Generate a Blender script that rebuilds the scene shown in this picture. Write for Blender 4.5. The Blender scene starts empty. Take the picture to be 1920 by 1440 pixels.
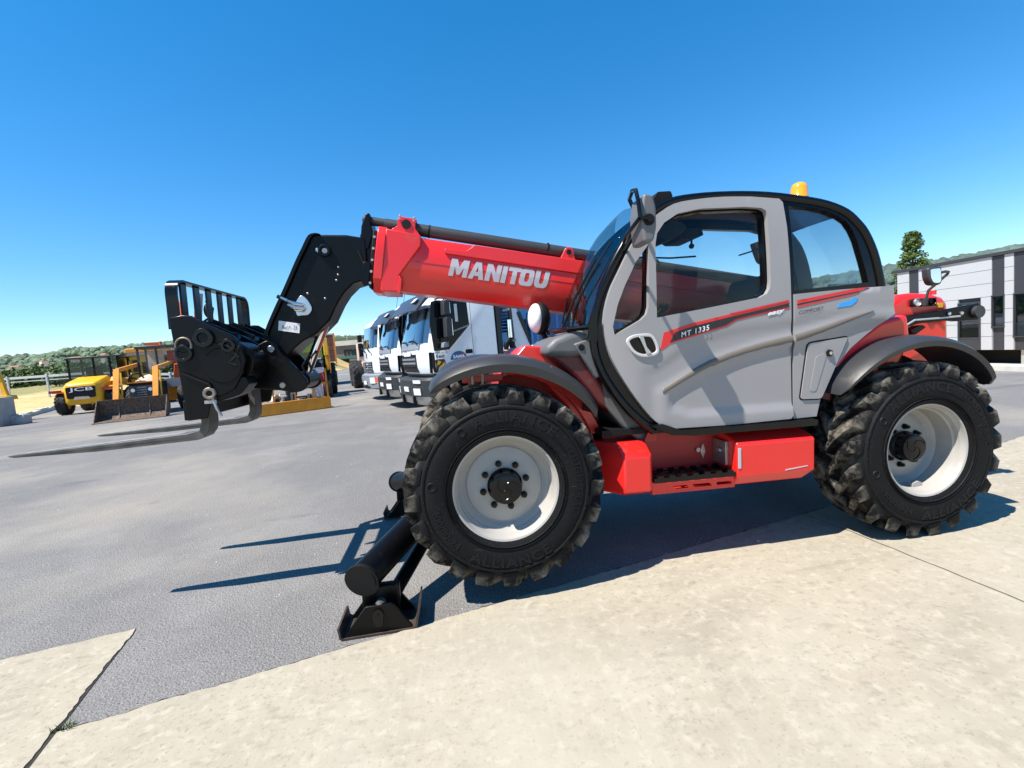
import bpy, bmesh, math, random
from mathutils import Vector, Matrix, geometry
R = math.radians
S = bpy.context.scene
COL = S.collection
rnd = random.Random(7)

# ------------------------------------------------------------------ camera
CAM_POS = Vector((-0.262, -2.742, 1.596))
YAW, PITCH, ROLL = -0.1346, 0.0791, -0.0838
cd = bpy.data.cameras.new('camera'); co = bpy.data.objects.new('camera', cd); COL.objects.link(co)
fw = Vector((-math.sin(YAW)*math.cos(PITCH), math.cos(YAW)*math.cos(PITCH), -math.sin(PITCH)))
rt = fw.cross(Vector((0, 0, 1))).normalized(); up = rt.cross(fw)
r2 = rt*math.cos(ROLL) + up*math.sin(ROLL); u2 = -rt*math.sin(ROLL) + up*math.cos(ROLL)
co.matrix_world = Matrix(((r2.x, u2.x, -fw.x, CAM_POS.x), (r2.y, u2.y, -fw.y, CAM_POS.y), (r2.z, u2.z, -fw.z, CAM_POS.z), (0, 0, 0, 1)))
cd.sensor_width = 36.0; cd.lens = 863.2/1920*36; cd.clip_end = 8000; cd.clip_start = 0.05
S.camera = co

# ------------------------------------------------------------------ sky, sun, exposure
SUN = Vector((-0.55, -0.25, 1.0)).normalized()
w = bpy.data.worlds.new('World'); S.world = w; w.use_nodes = True
wt = w.node_tree; bg = wt.nodes['Background']
sky = wt.nodes.new('ShaderNodeTexSky'); sky.sky_type = 'NISHITA'; sky.sun_disc = False
sky.sun_elevation = math.asin(SUN.z); sky.sun_rotation = math.atan2(SUN.x, SUN.y)
sky.altitude = 300; sky.air_density = 1.0; sky.dust_density = 0.0; sky.ozone_density = 6.0
hs = wt.nodes.new('ShaderNodeHueSaturation'); hs.inputs['Saturation'].default_value = 1.305
gm = wt.nodes.new('ShaderNodeGamma'); gm.inputs['Gamma'].default_value = 0.86
wt.links.new(sky.outputs[0], hs.inputs['Color']); wt.links.new(hs.outputs[0], gm.inputs['Color']); wt.links.new(gm.outputs[0], bg.inputs['Color'])
bg.inputs['Strength'].default_value = 0.14
sl = bpy.data.lights.new('sun', 'SUN'); sl.energy = 5.0; sl.angle = R(0.53); sl.color = (1.0, 0.94, 0.85)
so = bpy.data.objects.new('sun', sl); COL.objects.link(so)
so.rotation_euler = (-SUN).to_track_quat('-Z', 'Y').to_euler(); so.location = (0, 0, 30)
S.view_settings.view_transform = 'Standard'; S.view_settings.look = 'None'
S.view_settings.exposure = 0.88; S.view_settings.gamma = 1.0
S.render.engine = 'CYCLES'

# ------------------------------------------------------------------ materials
MATS = {}
def pm(name, col, rough=0.5, metal=0.0, var=0.08, scale=6.0, bump=0.0, bscale=80.0, dirt=None, coat=0.0, spec=0.5, rvar=0.0):
    """Principled with noise variation, optional bump, optional dirt (colour, threshold, scale)."""
    m = bpy.data.materials.new(name); m.use_nodes = True; nt = m.node_tree
    b = nt.nodes['Principled BSDF']; N = nt.nodes.new; Lk = nt.links.new
    tc = N('ShaderNodeTexCoord')
    n = N('ShaderNodeTexNoise'); n.inputs['Scale'].default_value = scale; n.inputs['Detail'].default_value = 5
    Lk(tc.outputs['Object'], n.inputs['Vector'])
    cr = N('ShaderNodeValToRGB')
    cr.color_ramp.elements[0].position = 0.3; cr.color_ramp.elements[1].position = 0.7
    cr.color_ramp.elements[0].color = [c*(1-var) for c in col]+[1]
    cr.color_ramp.elements[1].color = [min(1, c*(1+var)) for c in col]+[1]
    Lk(n.outputs['Fac'], cr.inputs['Fac']); out = cr.outputs['Color']
    b.inputs['Roughness'].default_value = rough
    if dirt:
        dc, th, ds = dirt
        n2 = N('ShaderNodeTexNoise'); n2.inputs['Scale'].default_value = ds; n2.inputs['Detail'].default_value = 8; n2.inputs['Roughness'].default_value = 0.65
        Lk(tc.outputs['Object'], n2.inputs['Vector'])
        r2_ = N('ShaderNodeMapRange'); r2_.inputs[1].default_value = th; r2_.inputs[2].default_value = th+0.14
        Lk(n2.outputs['Fac'], r2_.inputs[0])
        mx = N('ShaderNodeMixRGB'); mx.inputs[2].default_value = (*dc, 1); Lk(r2_.outputs[0], mx.inputs[0]); Lk(out, mx.inputs[1]); out = mx.outputs[0]
        rr = N('ShaderNodeMapRange'); rr.inputs[3].default_value = rough; rr.inputs[4].default_value = min(1, rough+0.35); Lk(r2_.outputs[0], rr.inputs[0]); Lk(rr.outputs[0], b.inputs['Roughness'])
    elif rvar:
        rr = N('ShaderNodeMapRange'); rr.inputs[1].default_value = .3; rr.inputs[2].default_value = .7
        rr.inputs[3].default_value = max(0, rough-rvar); rr.inputs[4].default_value = min(1, rough+rvar); Lk(n.outputs['Fac'], rr.inputs[0]); Lk(rr.outputs[0], b.inputs['Roughness'])
    Lk(out, b.inputs['Base Color'])
    b.inputs['Metallic'].default_value = metal; b.inputs['Specular IOR Level'].default_value = spec
    b.inputs['Coat Weight'].default_value = coat; b.inputs['Coat Roughness'].default_value = 0.08
    if bump:
        n3 = N('ShaderNodeTexNoise'); n3.inputs['Scale'].default_value = bscale; n3.inputs['Detail'].default_value = 4; Lk(tc.outputs['Object'], n3.inputs['Vector'])
        bp = N('ShaderNodeBump'); bp.inputs['Strength'].default_value = bump; bp.inputs['Distance'].default_value = 0.01
        Lk(n3.outputs['Fac'], bp.inputs['Height']); Lk(bp.outputs[0], b.inputs['Normal'])
    MATS[name] = m; return m

def glass(name, tint, refl=1.0):
    m = bpy.data.materials.new(name); m.use_nodes = True; nt = m.node_tree; nt.nodes.remove(nt.nodes['Principled BSDF'])
    N = nt.nodes.new; Lk = nt.links.new
    t = N('ShaderNodeBsdfTransparent'); t.inputs[0].default_value = (*tint, 1)
    g = N('ShaderNodeBsdfGlossy'); g.inputs['Roughness'].default_value = 0.02
    f = N('ShaderNodeFresnel'); f.inputs['IOR'].default_value = 1.45
    mu = N('ShaderNodeMath'); mu.operation = 'MULTIPLY'; mu.inputs[1].default_value = refl; Lk(f.outputs[0], mu.inputs[0])
    mx = N('ShaderNodeMixShader'); Lk(mu.outputs[0], mx.inputs[0]); Lk(t.outputs[0], mx.inputs[1]); Lk(g.outputs[0], mx.inputs[2])
    Lk(mx.outputs[0], nt.nodes['Material Output'].inputs['Surface']); MATS[name] = m; return m

pm('red', (0.70, 0.018, 0.015), 0.30, var=0.05, scale=3, coat=0.3, dirt=((0.50, 0.06, 0.045), 0.63, 4), bump=0.03, bscale=25)
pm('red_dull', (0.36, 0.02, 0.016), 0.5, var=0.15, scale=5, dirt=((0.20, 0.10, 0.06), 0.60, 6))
pm('grey_panel', (0.265, 0.253, 0.252), 0.42, var=0.03, scale=2, bump=0.04, bscale=220)
pm('red_shaded', (0.11, 0.012, 0.013), 0.42, var=0.15, scale=5, dirt=((0.12, 0.07, 0.06), 0.62, 6))  # darkened red: shade on the panel under the cowl put into its colour
pm('grey_light', (0.48, 0.47, 0.46), 0.4, var=0.04)
pm('tan_strip', (0.13, 0.110, 0.09), 0.45, var=0.05)
pm('black_gloss', (0.003, 0.003, 0.0035), 0.22, spec=.3, var=0.2, dirt=((0.011, 0.010, 0.009), 0.64, 14))
pm('black_paint', (0.0022, 0.0024, 0.003), 0.34, spec=.2, var=0.25, dirt=((0.010, 0.0095, 0.009), 0.62, 9), bump=0.08, bscale=30)
pm('black_matt', (0.005, 0.005, 0.0055), 0.6, var=0.2, spec=.25)
pm('plastic_dark', (0.035, 0.036, 0.038), 0.5, var=0.1, bump=0.1, bscale=300)
pm('fender_plastic', (0.028, 0.029, 0.031), 0.40, var=0.15, scale=4, bump=0.08, bscale=260)
pm('cowl_plastic', (0.10, 0.10, 0.103), 0.5, var=0.12, scale=4, dirt=((0.2, 0.19, 0.18), 0.62, 7))
pm('rim_paint', (0.345, 0.325, 0.295), 0.45, var=0.06, scale=7, dirt=((0.36, 0.32, 0.25), 0.66, 9))
pm('steel', (0.55, 0.55, 0.56), 0.28, 1.0, var=0.1)
pm('steel_dull', (0.42, 0.41, 0.39), 0.45, 0.9, var=0.2, scale=20)
pm('chrome', (0.8, 0.8, 0.82), 0.1, 1.0, var=0.02)
pm('rust_steel', (0.13, 0.085, 0.06), 0.7, 0.3, var=0.4, scale=12, dirt=((0.05, 0.045, 0.04), 0.5, 20), bump=0.3)
pm('worn_steel', (0.20, 0.17, 0.14), 0.55, 0.5, var=0.35, scale=14)
pm('white_paint', (0.72, 0.74, 0.76), 0.3, var=0.03, coat=0.3)
pm('white_sticker', (0.72, 0.72, 0.72), 0.5, var=0.02)
pm('silver_letter', (0.44, 0.43, 0.46), 0.45, var=0.03)
pm('decal_red', (0.62, 0.02, 0.02), 0.35, var=0.02)
pm('decal_black', (0.012, 0.012, 0.014), 0.35, var=0.02)
pm('decal_blue', (0.02, 0.30, 0.75), 0.4, var=0.03)
pm('foot_steel', (0.045, 0.032, 0.025), 0.65, 0.2, var=0.4, scale=14, dirt=((0.13, 0.08, 0.055), 0.60, 18))
pm('yellow', (0.74, 0.38, 0.012), 0.4, var=0.08, scale=4, dirt=((0.35, 0.2, 0.06), 0.66, 5))
pm('orange', (0.72, 0.27, 0.016), 0.5, var=0.12, scale=4, dirt=((0.22, 0.12, 0.05), 0.62, 6))
pm('orange_red', (0.72, 0.11, 0.02), 0.5, var=0.1)
pm('amber', (0.9, 0.32, 0.01), 0.15, var=0.05, coat=0.5)
pm('fabric_grey', (0.028, 0.027, 0.027), 0.85, var=0.15, scale=40)
pm('headliner', (0.075, 0.062, 0.056), 0.9, var=0.1, scale=30)
pm('mirror_grey', (0.12, 0.117, 0.117), 0.5, var=0.04, bump=0.05, bscale=200)
pm('concrete_block', (0.36, 0.35, 0.33), 0.85, var=0.15, scale=2, bump=0.3, bscale=40, dirt=((0.22, 0.21, 0.2), 0.58, 1.5))
pm('kerb_stone', (0.50, 0.47, 0.42), 0.85, var=0.12, scale=3, bump=0.3, bscale=40)
pm('galvanised', (0.50, 0.52, 0.54), 0.45, 0.6, var=0.1, scale=10)
pm('blue_paint', (0.012, 0.075, 0.22), 0.45, var=0.15, scale=3)
pm('bumper_grey', (0.022, 0.023, 0.025), 0.55, var=0.1)
pm('bumper_silver', (0.20, 0.215, 0.24), 0.5, var=0.06)
pm('visor_blue', (0.04, 0.048, 0.065), 0.35, var=0.05, spec=.35)
pm('lamp_white', (0.75, 0.76, 0.78), 0.2, var=0.05, scale=30)
pm('clad_white', (0.42, 0.435, 0.47), 0.35, var=0.02, scale=0.4)
pm('clad_dark', (0.035, 0.036, 0.045), 0.4, var=0.08, scale=1)
pm('wall_beige', (0.17, 0.15, 0.12), 0.8, var=0.1, scale=0.3)
pm('brick_red', (0.17, 0.06, 0.045), 0.7, var=0.25, scale=2, dirt=((0.08, 0.04, 0.03), 0.55, 3))
pm('tarp', (0.55, 0.42, 0.33), 0.8, var=0.2, scale=5)
pm('green_band', (0.03, 0.17, 0.13), 0.6, var=0.1)
pm('cloth_red', (0.33, 0.02, 0.04), 0.8, var=0.2, scale=8)
pm('cloth_white', (0.62, 0.56, 0.55), 0.8, var=0.1, scale=8)
pm('bark', (0.09, 0.065, 0.045), 0.9, var=0.3, scale=10, bump=0.4, bscale=20)
pm('roof_tile', (0.30, 0.15, 0.10), 0.85, var=0.2, scale=2)
pm('render_wall', (0.55, 0.51, 0.45), 0.85, var=0.08, scale=1)
glass('glass_clear', (0.95, 0.965, 0.96), .35)
glass('glass_tint', (0.885, 0.91, 0.905), .35)
glass('glass_truck', (0.68, 0.74, 0.80), 3.0)
glass('glass_screen', (0.82, 0.85, 0.85), .3)
glass('glass_smoke', (0.55, 0.62, 0.62), 1.0)
glass('glass_rear', (0.93, 0.95, 0.95), .18)
glass('glass_dark', (0.05, 0.06, 0.07), 1.4)
glass('glass_green', (0.8, 0.95, 0.55), 1.2)

def leafmat(name, col, var=0.35, scale=0.6):
    m = pm(name, col, 0.65, var=var, scale=scale, spec=0.25)
    return m
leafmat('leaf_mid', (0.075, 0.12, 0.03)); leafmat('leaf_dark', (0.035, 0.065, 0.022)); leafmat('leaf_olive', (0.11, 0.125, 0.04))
leafmat('leaf_far', (0.095, 0.135, 0.075), 0.4, 0.05); leafmat('leaf_hill', (0.075, 0.105, 0.085), 0.4, 0.03)  # distance haze on the hill woods put into paler, bluer leaf colours
pm('straw', (0.50, 0.34, 0.13), 0.95, var=0.3, scale=0.5)

# ------------------------------------------------------------------ mesh helpers
def inpoly(p, poly):
    x, y = p; c = False; j = len(poly)-1
    for i in range(len(poly)):
        xi, yi = poly[i]; xj, yj = poly[j]
        if (yi > y) != (yj > y) and x < (xj-xi)*(y-yi)/(yj-yi)+xi: c = not c
        j = i
    return c
def dens(poly, step):
    o = []
    for i in range(len(poly)):
        a = Vector(poly[i]); b = Vector(poly[(i+1) % len(poly)]); n = max(1, int(round((b-a).length/step)))
        for k in range(n): o.append(tuple(a.lerp(b, k/n)))
    return o
def catmull(pts, sub=4, closed=False):
    P = [Vector(p) for p in pts]; n = len(P); o = []
    for i in range(n if closed else n-1):
        p0 = P[(i-1) % n] if closed or i > 0 else P[0]; p1 = P[i]; p2 = P[(i+1) % n]; p3 = P[(i+2) % n] if closed or i+2 < n else P[-1]
        for k in range(sub):
            t = k/sub; o.append(tuple(0.5*((2*p1)+(p2-p0)*t+(2*p0-5*p1+4*p2-p3)*t*t+(3*p1-p0-3*p2+p3)*t**3)))
    if not closed: o.append(tuple(P[-1]))
    return o
def roundp(poly, r, n=4):
    """round all corners of a 2d polygon"""
    o = []; m = len(poly)
    for i in range(m):
        a, b, c = Vector(poly[i-1]), Vector(poly[i]), Vector(poly[(i+1) % m])
        d1 = min(r, (a-b).length*.45); d2 = min(r, (c-b).length*.45)
        p = b+(a-b).normalized()*d1; q = b+(c-b).normalized()*d2
        for k in range(n+1):
            t = k/n; o.append(tuple((1-t)**2*p+2*t*(1-t)*b+t*t*q))
    return o
def interp(pts, x):
    if x <= pts[0][0]: return pts[0][1]
    for (a, b), (c, d) in zip(pts, pts[1:]):
        if x <= c: return b+(d-b)*(x-a)/(c-a)
    return pts[-1][1]
def sst(t): t = max(0, min(1, t)); return t*t*(3-2*t)

class MB:
    def __init__(s): s.v = []; s.f = []
    def add(s, vs, fs):
        o = len(s.v); s.v += [tuple(p) for p in vs]; s.f += [tuple(i+o for i in f) for f in fs]; return s
    def bx(s, x0, x1, y0, y1, z0, z1):
        return s.add([(x0,y0,z0),(x1,y0,z0),(x1,y1,z0),(x0,y1,z0),(x0,y0,z1),(x1,y0,z1),(x1,y1,z1),(x0,y1,z1)],
                     [(0,3,2,1),(4,5,6,7),(0,1,5,4),(1,2,6,5),(2,3,7,6),(3,0,4,7)])
    def obox(s, p0, p1, w_, h_, upv=(0, 0, 1)):
        """bar from p0 to p1, width w_ (sideways) height h_"""
        p0 = Vector(p0); p1 = Vector(p1); d = (p1-p0).normalized(); u = Vector(upv)
        if abs(d.dot(u)) > .99: u = Vector((1, 0, 0))
        r_ = d.cross(u).normalized()*w_/2; u = r_.cross(d).normalized()*h_/2
        vs = [p0-r_-u, p0+r_-u, p0+r_+u, p0-r_+u, p1-r_-u, p1+r_-u, p1+r_+u, p1-r_+u]
        return s.add(vs, [(0,1,2,3),(7,6,5,4),(0,4,5,1),(1,5,6,2),(2,6,7,3),(3,7,4,0)])
    def prism(s, poly, a, b, axis='y'):
        n = len(poly)
        mk = {'y': lambda p, t: (p[0], t, p[1]), 'x': lambda p, t: (t, p[0], p[1]), 'z': lambda p, t: (p[0], p[1], t)}[axis]
        vs = [mk(p, a) for p in poly]+[mk(p, b) for p in poly]
        return s.add(vs, [tuple(range(n)), tuple(range(2*n-1, n-1, -1))]+[(i, (i+1) % n, n+(i+1) % n, n+i) for i in range(n)])
    def sheet(s, outer, holes=(), step=.05, yf=lambda x, z: 0, th=.02, grid=True, axis='y'):
        """curved plate: 2d outline with holes, front at yf, thickness th"""
        loops = [dens(outer, step)]+[dens(h, step) for h in holes]
        vs = []; es = []
        for lp in loops:
            o = len(vs); vs += [Vector(p) for p in lp]; es += [(o+i, o+(i+1) % len(lp)) for i in range(len(lp))]
        if grid:
            xs = [p[0] for p in outer]; zs = [p[1] for p in outer]
            nx = int((max(xs)-min(xs))/step); nz = int((max(zs)-min(zs))/step)
            for i in range(1, nx):
                for j in range(1, nz):
                    p = (min(xs)+(i+.5*(j % 2))*step, min(zs)+j*step)
                    if inpoly(p, outer) and not any(inpoly(p, h) for h in holes) and min((Vector(p)-q).length for q in vs[:sum(map(len, loops))]) > step*.45:
                        vs.append(Vector(p))
        V, E, F, *_ = geometry.delaunay_2d_cdt(vs, es, [], 0, 1e-6)
        tr = []
        for f in F:
            c = (sum(V[i][0] for i in f)/len(f), sum(V[i][1] for i in f)/len(f))
            if inpoly(c, outer) and not any(inpoly(c, h) for h in holes): tr.append(tuple(f))
        n = len(V); cnt = {}
        for f in tr:
            for i in range(len(f)):
                k = (f[i], f[(i+1) % len(f)]); cnt[k] = 1
        sides = [(a, b, n+b, n+a) for (a, b) in cnt if (b, a) not in cnt]
        mk = (lambda p, t: (p[0], t, p[1])) if axis == 'y' else ((lambda p, t: (t, p[0], p[1])) if axis == 'x' else (lambda p, t: (p[0], p[1], t)))
        return s.add([mk(p, yf(*p)) for p in V]+[mk(p, yf(*p)+th) for p in V], tr+[tuple(i+n for i in reversed(f)) for f in tr]+sides)
    def loft(s, rings, closed=True, caps=True):
        n = len(rings[0]); vs = [p for r_ in rings for p in r_]; fs = []
        for k in range(len(rings)-1):
            for i in range(n if closed else n-1):
                j = (i+1) % n; fs.append((k*n+i, k*n+j, (k+1)*n+j, (k+1)*n+i))
        if caps and closed: fs += [tuple(range(n-1, -1, -1)), tuple(range((len(rings)-1)*n, len(rings)*n))]
        return s.add(vs, fs)
    def cyl(s, p0, p1, r0, r1=None, n=16, caps=True):
        r1 = r0 if r1 is None else r1
        p0 = Vector(p0); p1 = Vector(p1); d = (p1-p0).normalized(); a = d.orthogonal().normalized(); b = d.cross(a)
        rg = [[p+(a*math.cos(2*math.pi*i/n)+b*math.sin(2*math.pi*i/n))*r_ for i in range(n)] for p, r_ in ((p0, r0), (p1, r1))]
        return s.loft(rg, True, caps)
    def tube(s, path, r_, n=8, caps=True):
        P = [Vector(p) for p in path]; rings = []; a = None
        for i, p in enumerate(P):
            d = (P[min(i+1, len(P)-1)]-P[max(i-1, 0)]).normalized()
            if a is None: a = d.orthogonal().normalized()
            a = (a-d*a.dot(d)).normalized(); b = d.cross(a)
            rr = r_[i] if isinstance(r_, (list, tuple)) else r_
            rings.append([p+(a*math.cos(2*math.pi*k/n)+b*math.sin(2*math.pi*k/n))*rr for k in range(n)])
        return s.loft(rings, True, caps)
    def lathe(s, prof, n=48, c=(0, 0, 0), axis='y', close=False, caps=True):
        rings = []
        for (r_, h) in prof:
            rg = []
            for i in range(n):
                t = 2*math.pi*i/n; a, b = r_*math.cos(t), r_*math.sin(t)
                rg.append((c[0]+a, c[1]+h, c[2]+b) if axis == 'y' else ((c[0]+a, c[1]+b, c[2]+h) if axis == 'z' else (c[0]+h, c[1]+a, c[2]+b)))
            rings.append(rg)
        if close: rings.append(rings[0])
        return s.loft(rings, True, caps and not close)
    def ball(s, c, r_, n=12, m=8):
        rx, ry, rz = r_ if isinstance(r_, (tuple, list)) else (r_,)*3
        rings = []
        for j in range(m+1):
            t = math.pi*(j/m*.998+.001)
            rings.append([(c[0]+rx*math.sin(t)*math.cos(2*math.pi*i/n), c[1]+ry*math.sin(t)*math.sin(2*math.pi*i/n), c[2]+rz*math.cos(t)) for i in range(n)])
        return s.loft(rings)
    def xf(s, fn): s.v = [tuple(fn(*p)) for p in s.v]; return s
    def mesh(s, name, mat, smooth=35, recalc=True):
        me = bpy.data.meshes.new(name); me.from_pydata(s.v, [], s.f)
        if recalc:
            bm = bmesh.new(); bm.from_mesh(me); bmesh.ops.recalc_face_normals(bm, faces=bm.faces); bm.to_mesh(me); bm.free()
        if smooth:
            me.polygons.foreach_set('use_smooth', [True]*len(me.polygons)); me.set_sharp_from_angle(angle=R(smooth))
        me.materials.append(MATS[mat]); me.update(); return me
    def build(s, name, mat, parent=None, smooth=35, bevel=0.0, seg=2, label=None, kind=None, recalc=True):
        o = bpy.data.objects.new(name, s.mesh(name, mat, smooth, recalc)); COL.objects.link(o)
        if parent: o.parent = parent
        if bevel:
            m = o.modifiers.new('bevel', 'BEVEL'); m.width = bevel; m.segments = seg; m.limit_method = 'ANGLE'; m.angle_limit = R(38)
        if label: o['label'] = label
        if kind: o['kind'] = kind
        return o
def thing(name, label, cat, loc=(0, 0, 0), rz=0.0, group=None):
    o = bpy.data.objects.new(name, None); COL.objects.link(o); o.location = loc; o.rotation_euler = (0, 0, rz); o.empty_display_size = .2
    return tag(o, label, cat, group)
def tag(o, label, cat, group=None):
    o['label'] = label; o['category'] = cat
    if group: o['group'] = group
    return o
def copy_part(src, parent, loc=None, rot=None):
    c = src.copy(); COL.objects.link(c); c.parent = parent
    if loc is not None: c.location = loc
    if rot is not None: c.rotation_euler = rot
    return c
def copy_tree(src, parent=None):
    c = src.copy(); COL.objects.link(c); c.parent = parent
    for ch in list(src.children): copy_tree(ch, c)
    return c
TXT = {}
def text(txt, size=1.0, ext=0.0, bold=0.0, shear=0.0, space=1.0):
    """text as (verts, faces, width, height) laid out from the origin, built-in font"""
    cu = bpy.data.curves.new('t', 'FONT'); cu.body = txt; cu.size = size; cu.extrude = ext; cu.offset = bold; cu.shear = shear; cu.space_character = space; cu.resolution_u = 3
    o = bpy.data.objects.new('t', cu); COL.objects.link(o)
    dg = bpy.context.evaluated_depsgraph_get(); me = bpy.data.meshes.new_from_object(o.evaluated_get(dg))
    vs = [tuple(v.co) for v in me.vertices]; fs = [tuple(p.vertices) for p in me.polygons]
    bpy.data.objects.remove(o); bpy.data.curves.remove(cu); bpy.data.meshes.remove(me)
    x0 = min(v[0] for v in vs); y0 = min(v[1] for v in vs)
    vs = [(a-x0, b-y0, c) for a, b, c in vs]
    return vs, fs, max(v[0] for v in vs), max(v[1] for v in vs)
def put_text(name, txt, mat, parent, origin, xdir, zdir, width, height, ext=0.0015, **kw):
    """text whose baseline starts at origin, stretched to width x height"""
    vs, fs, w_, h_ = text(txt, 1.0, 0.0, **kw); o = Vector(origin); a = Vector(xdir).normalized(); b = Vector(zdir).normalized(); n = a.cross(b)
    mb = MB(); mb.add([o+a*(x/w_*width)+b*(y/h_*height)+n*ext for x, y, z in vs], fs)
    return mb.build(name, mat, parent, smooth=0, recalc=False)
# ------------------------------------------------------------------ setting
def ground_mat(name, base, spec):
    """spec: list of (colour, noise scale, lo, hi, strength) mixed over base; stretched coords optional"""
    m = bpy.data.materials.new(name); m.use_nodes = True; nt = m.node_tree; b = nt.nodes['Principled BSDF']; N = nt.nodes.new; Lk = nt.links.new
    tc = N('ShaderNodeTexCoord'); out = None
    rgb = N('ShaderNodeRGB'); rgb.outputs[0].default_value = (*base, 1); out = rgb.outputs[0]
    for col, sc, lo, hi, st, stretch in spec:
        mp = N('ShaderNodeMapping'); mp.inputs['Scale'].default_value = stretch; mp.inputs['Rotation'].default_value = (0, 0, 0.23)
        Lk(tc.outputs['Object'], mp.inputs[0])
        n = N('ShaderNodeTexNoise'); n.inputs['Scale'].default_value = sc; n.inputs['Detail'].default_value = 6; n.inputs['Roughness'].default_value = .6; Lk(mp.outputs[0], n.inputs['Vector'])
        r_ = N('ShaderNodeMapRange'); r_.inputs[1].default_value = lo; r_.inputs[2].default_value = hi; r_.inputs[4].default_value = st; Lk(n.outputs['Fac'], r_.inputs[0])
        mx = N('ShaderNodeMixRGB'); mx.inputs[2].default_value = (*col, 1); Lk(r_.outputs[0], mx.inputs[0]); Lk(out, mx.inputs[1]); out = mx.outputs[0]
    Lk(out, b.inputs['Base Color']); b.inputs['Roughness'].default_value = .9; b.inputs['Specular IOR Level'].default_value = .3
    return m, nt, b, tc
def add_bump(nt, b, tc, layers):
    N = nt.nodes.new; Lk = nt.links.new; prev = None
    for kind, sc, st, dist in layers:
        if kind == 'v': n = N('ShaderNodeTexVoronoi'); out = 'Distance'
        else: n = N('ShaderNodeTexNoise'); n.inputs['Detail'].default_value = 5; out = 'Fac'
        n.inputs['Scale'].default_value = sc; Lk(tc.outputs['Object'], n.inputs['Vector'])
        bp = N('ShaderNodeBump'); bp.inputs['Strength'].default_value = st; bp.inputs['Distance'].default_value = dist; Lk(n.outputs[out], bp.inputs['Height'])
        if prev: Lk(prev.outputs[0], bp.inputs['Normal'])
        prev = bp
    Lk(prev.outputs[0], b.inputs['Normal'])
I3 = (1, 1, 1)
m, nt, b, tc = ground_mat('asphalt', (0.165, 0.157, 0.150), [
    ((0.212, 0.203, 0.193), 1.1, .45, .65, .9, I3), ((0.142, 0.137, 0.134), .35, .5, .62, .7, (1, .3, 1)), ((0.24, 0.21, 0.17), .6, .60, .74, .6, (.6, 1, 1)),
    ((0.06, 0.06, 0.065), 1.4, .64, .70, .5, (.25, 1.2, 1)), ((0.30, 0.295, 0.29), 100, .55, .63, .9, I3), ((0.055, 0.054, 0.053), 80, .56, .64, .9, I3), ((0.34, 0.335, 0.33), 45, .66, .70, .8, I3), ((0.07, 0.068, 0.066), 1.7, .68, .73, .55, I3), ((0.10, 0.096, 0.092), .9, .60, .66, .5, (.12, 1.5, 1)), ((0.25, 0.21, 0.17), 9, .70, .76, .5, I3), ((0.33, 0.295, 0.24), .16, .52, .66, .55, (1, 1, 1))])
add_bump(nt, b, tc, [('v', 95, .65, .009), ('n', 220, .45, .005), ('n', 2, .15, .02)]); MATS['asphalt'] = m
m, nt, b, tc = ground_mat('concrete', (0.338, 0.299, 0.228), [
    ((0.255, 0.226, 0.172), 1.3, .46, .70, .8, I3), ((0.36, 0.323, 0.253), 2.2, .5, .7, .8, (.5, 1.5, 1)), ((0.25, 0.23, 0.19), 5, .60, .76, .5, (.7, 1.3, 1)),
    ((0.42, 0.38, 0.305), 16, .52, .66, .6, I3), ((0.225, 0.20, 0.155), 11, .55, .68, .6, (1, 1.6, 1)), ((0.19, 0.17, 0.132), 55, .57, .67, .6, I3), ((0.25, 0.225, 0.18), .8, .56, .70, .45, (.3, 1.4, 1)), ((0.20, 0.18, 0.15), 2.6, .62, .70, .40, (.25, 1.6, 1)), ((0.38, 0.345, 0.28), .5, .5, .65, .5, I3), ((0.18, 0.165, 0.14), 14, .70, .74, .5, (1, .5, 1)), ((0.50, 0.46, 0.37), 30, .55, .75, .16, (1.0, .04, 1))])
add_bump(nt, b, tc, [('n', 45, .22, .004), ('n', 180, .2, .002), ('n', 3, .2, .02)]); MATS['concrete'] = m
m, nt, b, tc = ground_mat('dry_field', (0.46, 0.32, 0.13), [
    ((0.55, 0.40, 0.19), .25, .45, .65, .9, I3), ((0.30, 0.22, 0.10), .9, .55, .7, .7, (1, 2, 1)), ((0.13, 0.15, 0.05), .04, .55, .62, .8, I3), ((0.62, 0.5, 0.3), 8, .5, .7, .5, I3)])
add_bump(nt, b, tc, [('n', 3, .6, .2)]); MATS['dry_field'] = m

def kerb_dist(x, y):
    """distance to the left of the yard's left boundary"""
    return interp([(20.6, -20.8), (32.6, -27.2), (46, -23), (118, -22)], y)-x
def hterr(x, y):
    z = -0.07
    if x > 13.5: z = -0.07-1.75*sst((x-13.6)/1.2)
    t = kerb_dist(x, y)
    if t > 0 and y > 20.6: z += .058*min(max(0, y-29), 60)*sst(t/4)
    if y > 125: z += .012*min(y-125, 900)
    return z
xs = sorted(set([-3000, -1500, -800, -400, -200, -120]+list(range(-90, 13, 3))+[13.5, 13.9, 14.3, 14.8, 15.5, 18, 24, 32, 45, 70, 120, 250, 500, 900, 1800, 3000]))
ys = sorted(set([-600, -200, -60, -20]+list(range(-10, 20, 6))+[20.5, 20.7]+list(range(22, 100, 3))+[110, 125, 150, 200, 300, 450, 700, 1100, 2000, 4000]))
g = MB(); g.v = [(x, y, hterr(x, y)) for y in ys for x in xs]; nx = len(xs)
g.f = [(j*nx+i, j*nx+i+1, (j+1)*nx+i+1, (j+1)*nx+i) for j in range(len(ys)-1) for i in range(nx-1)]
g.build('terrain', 'dry_field', kind='structure', smooth=60, recalc=False)

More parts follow.
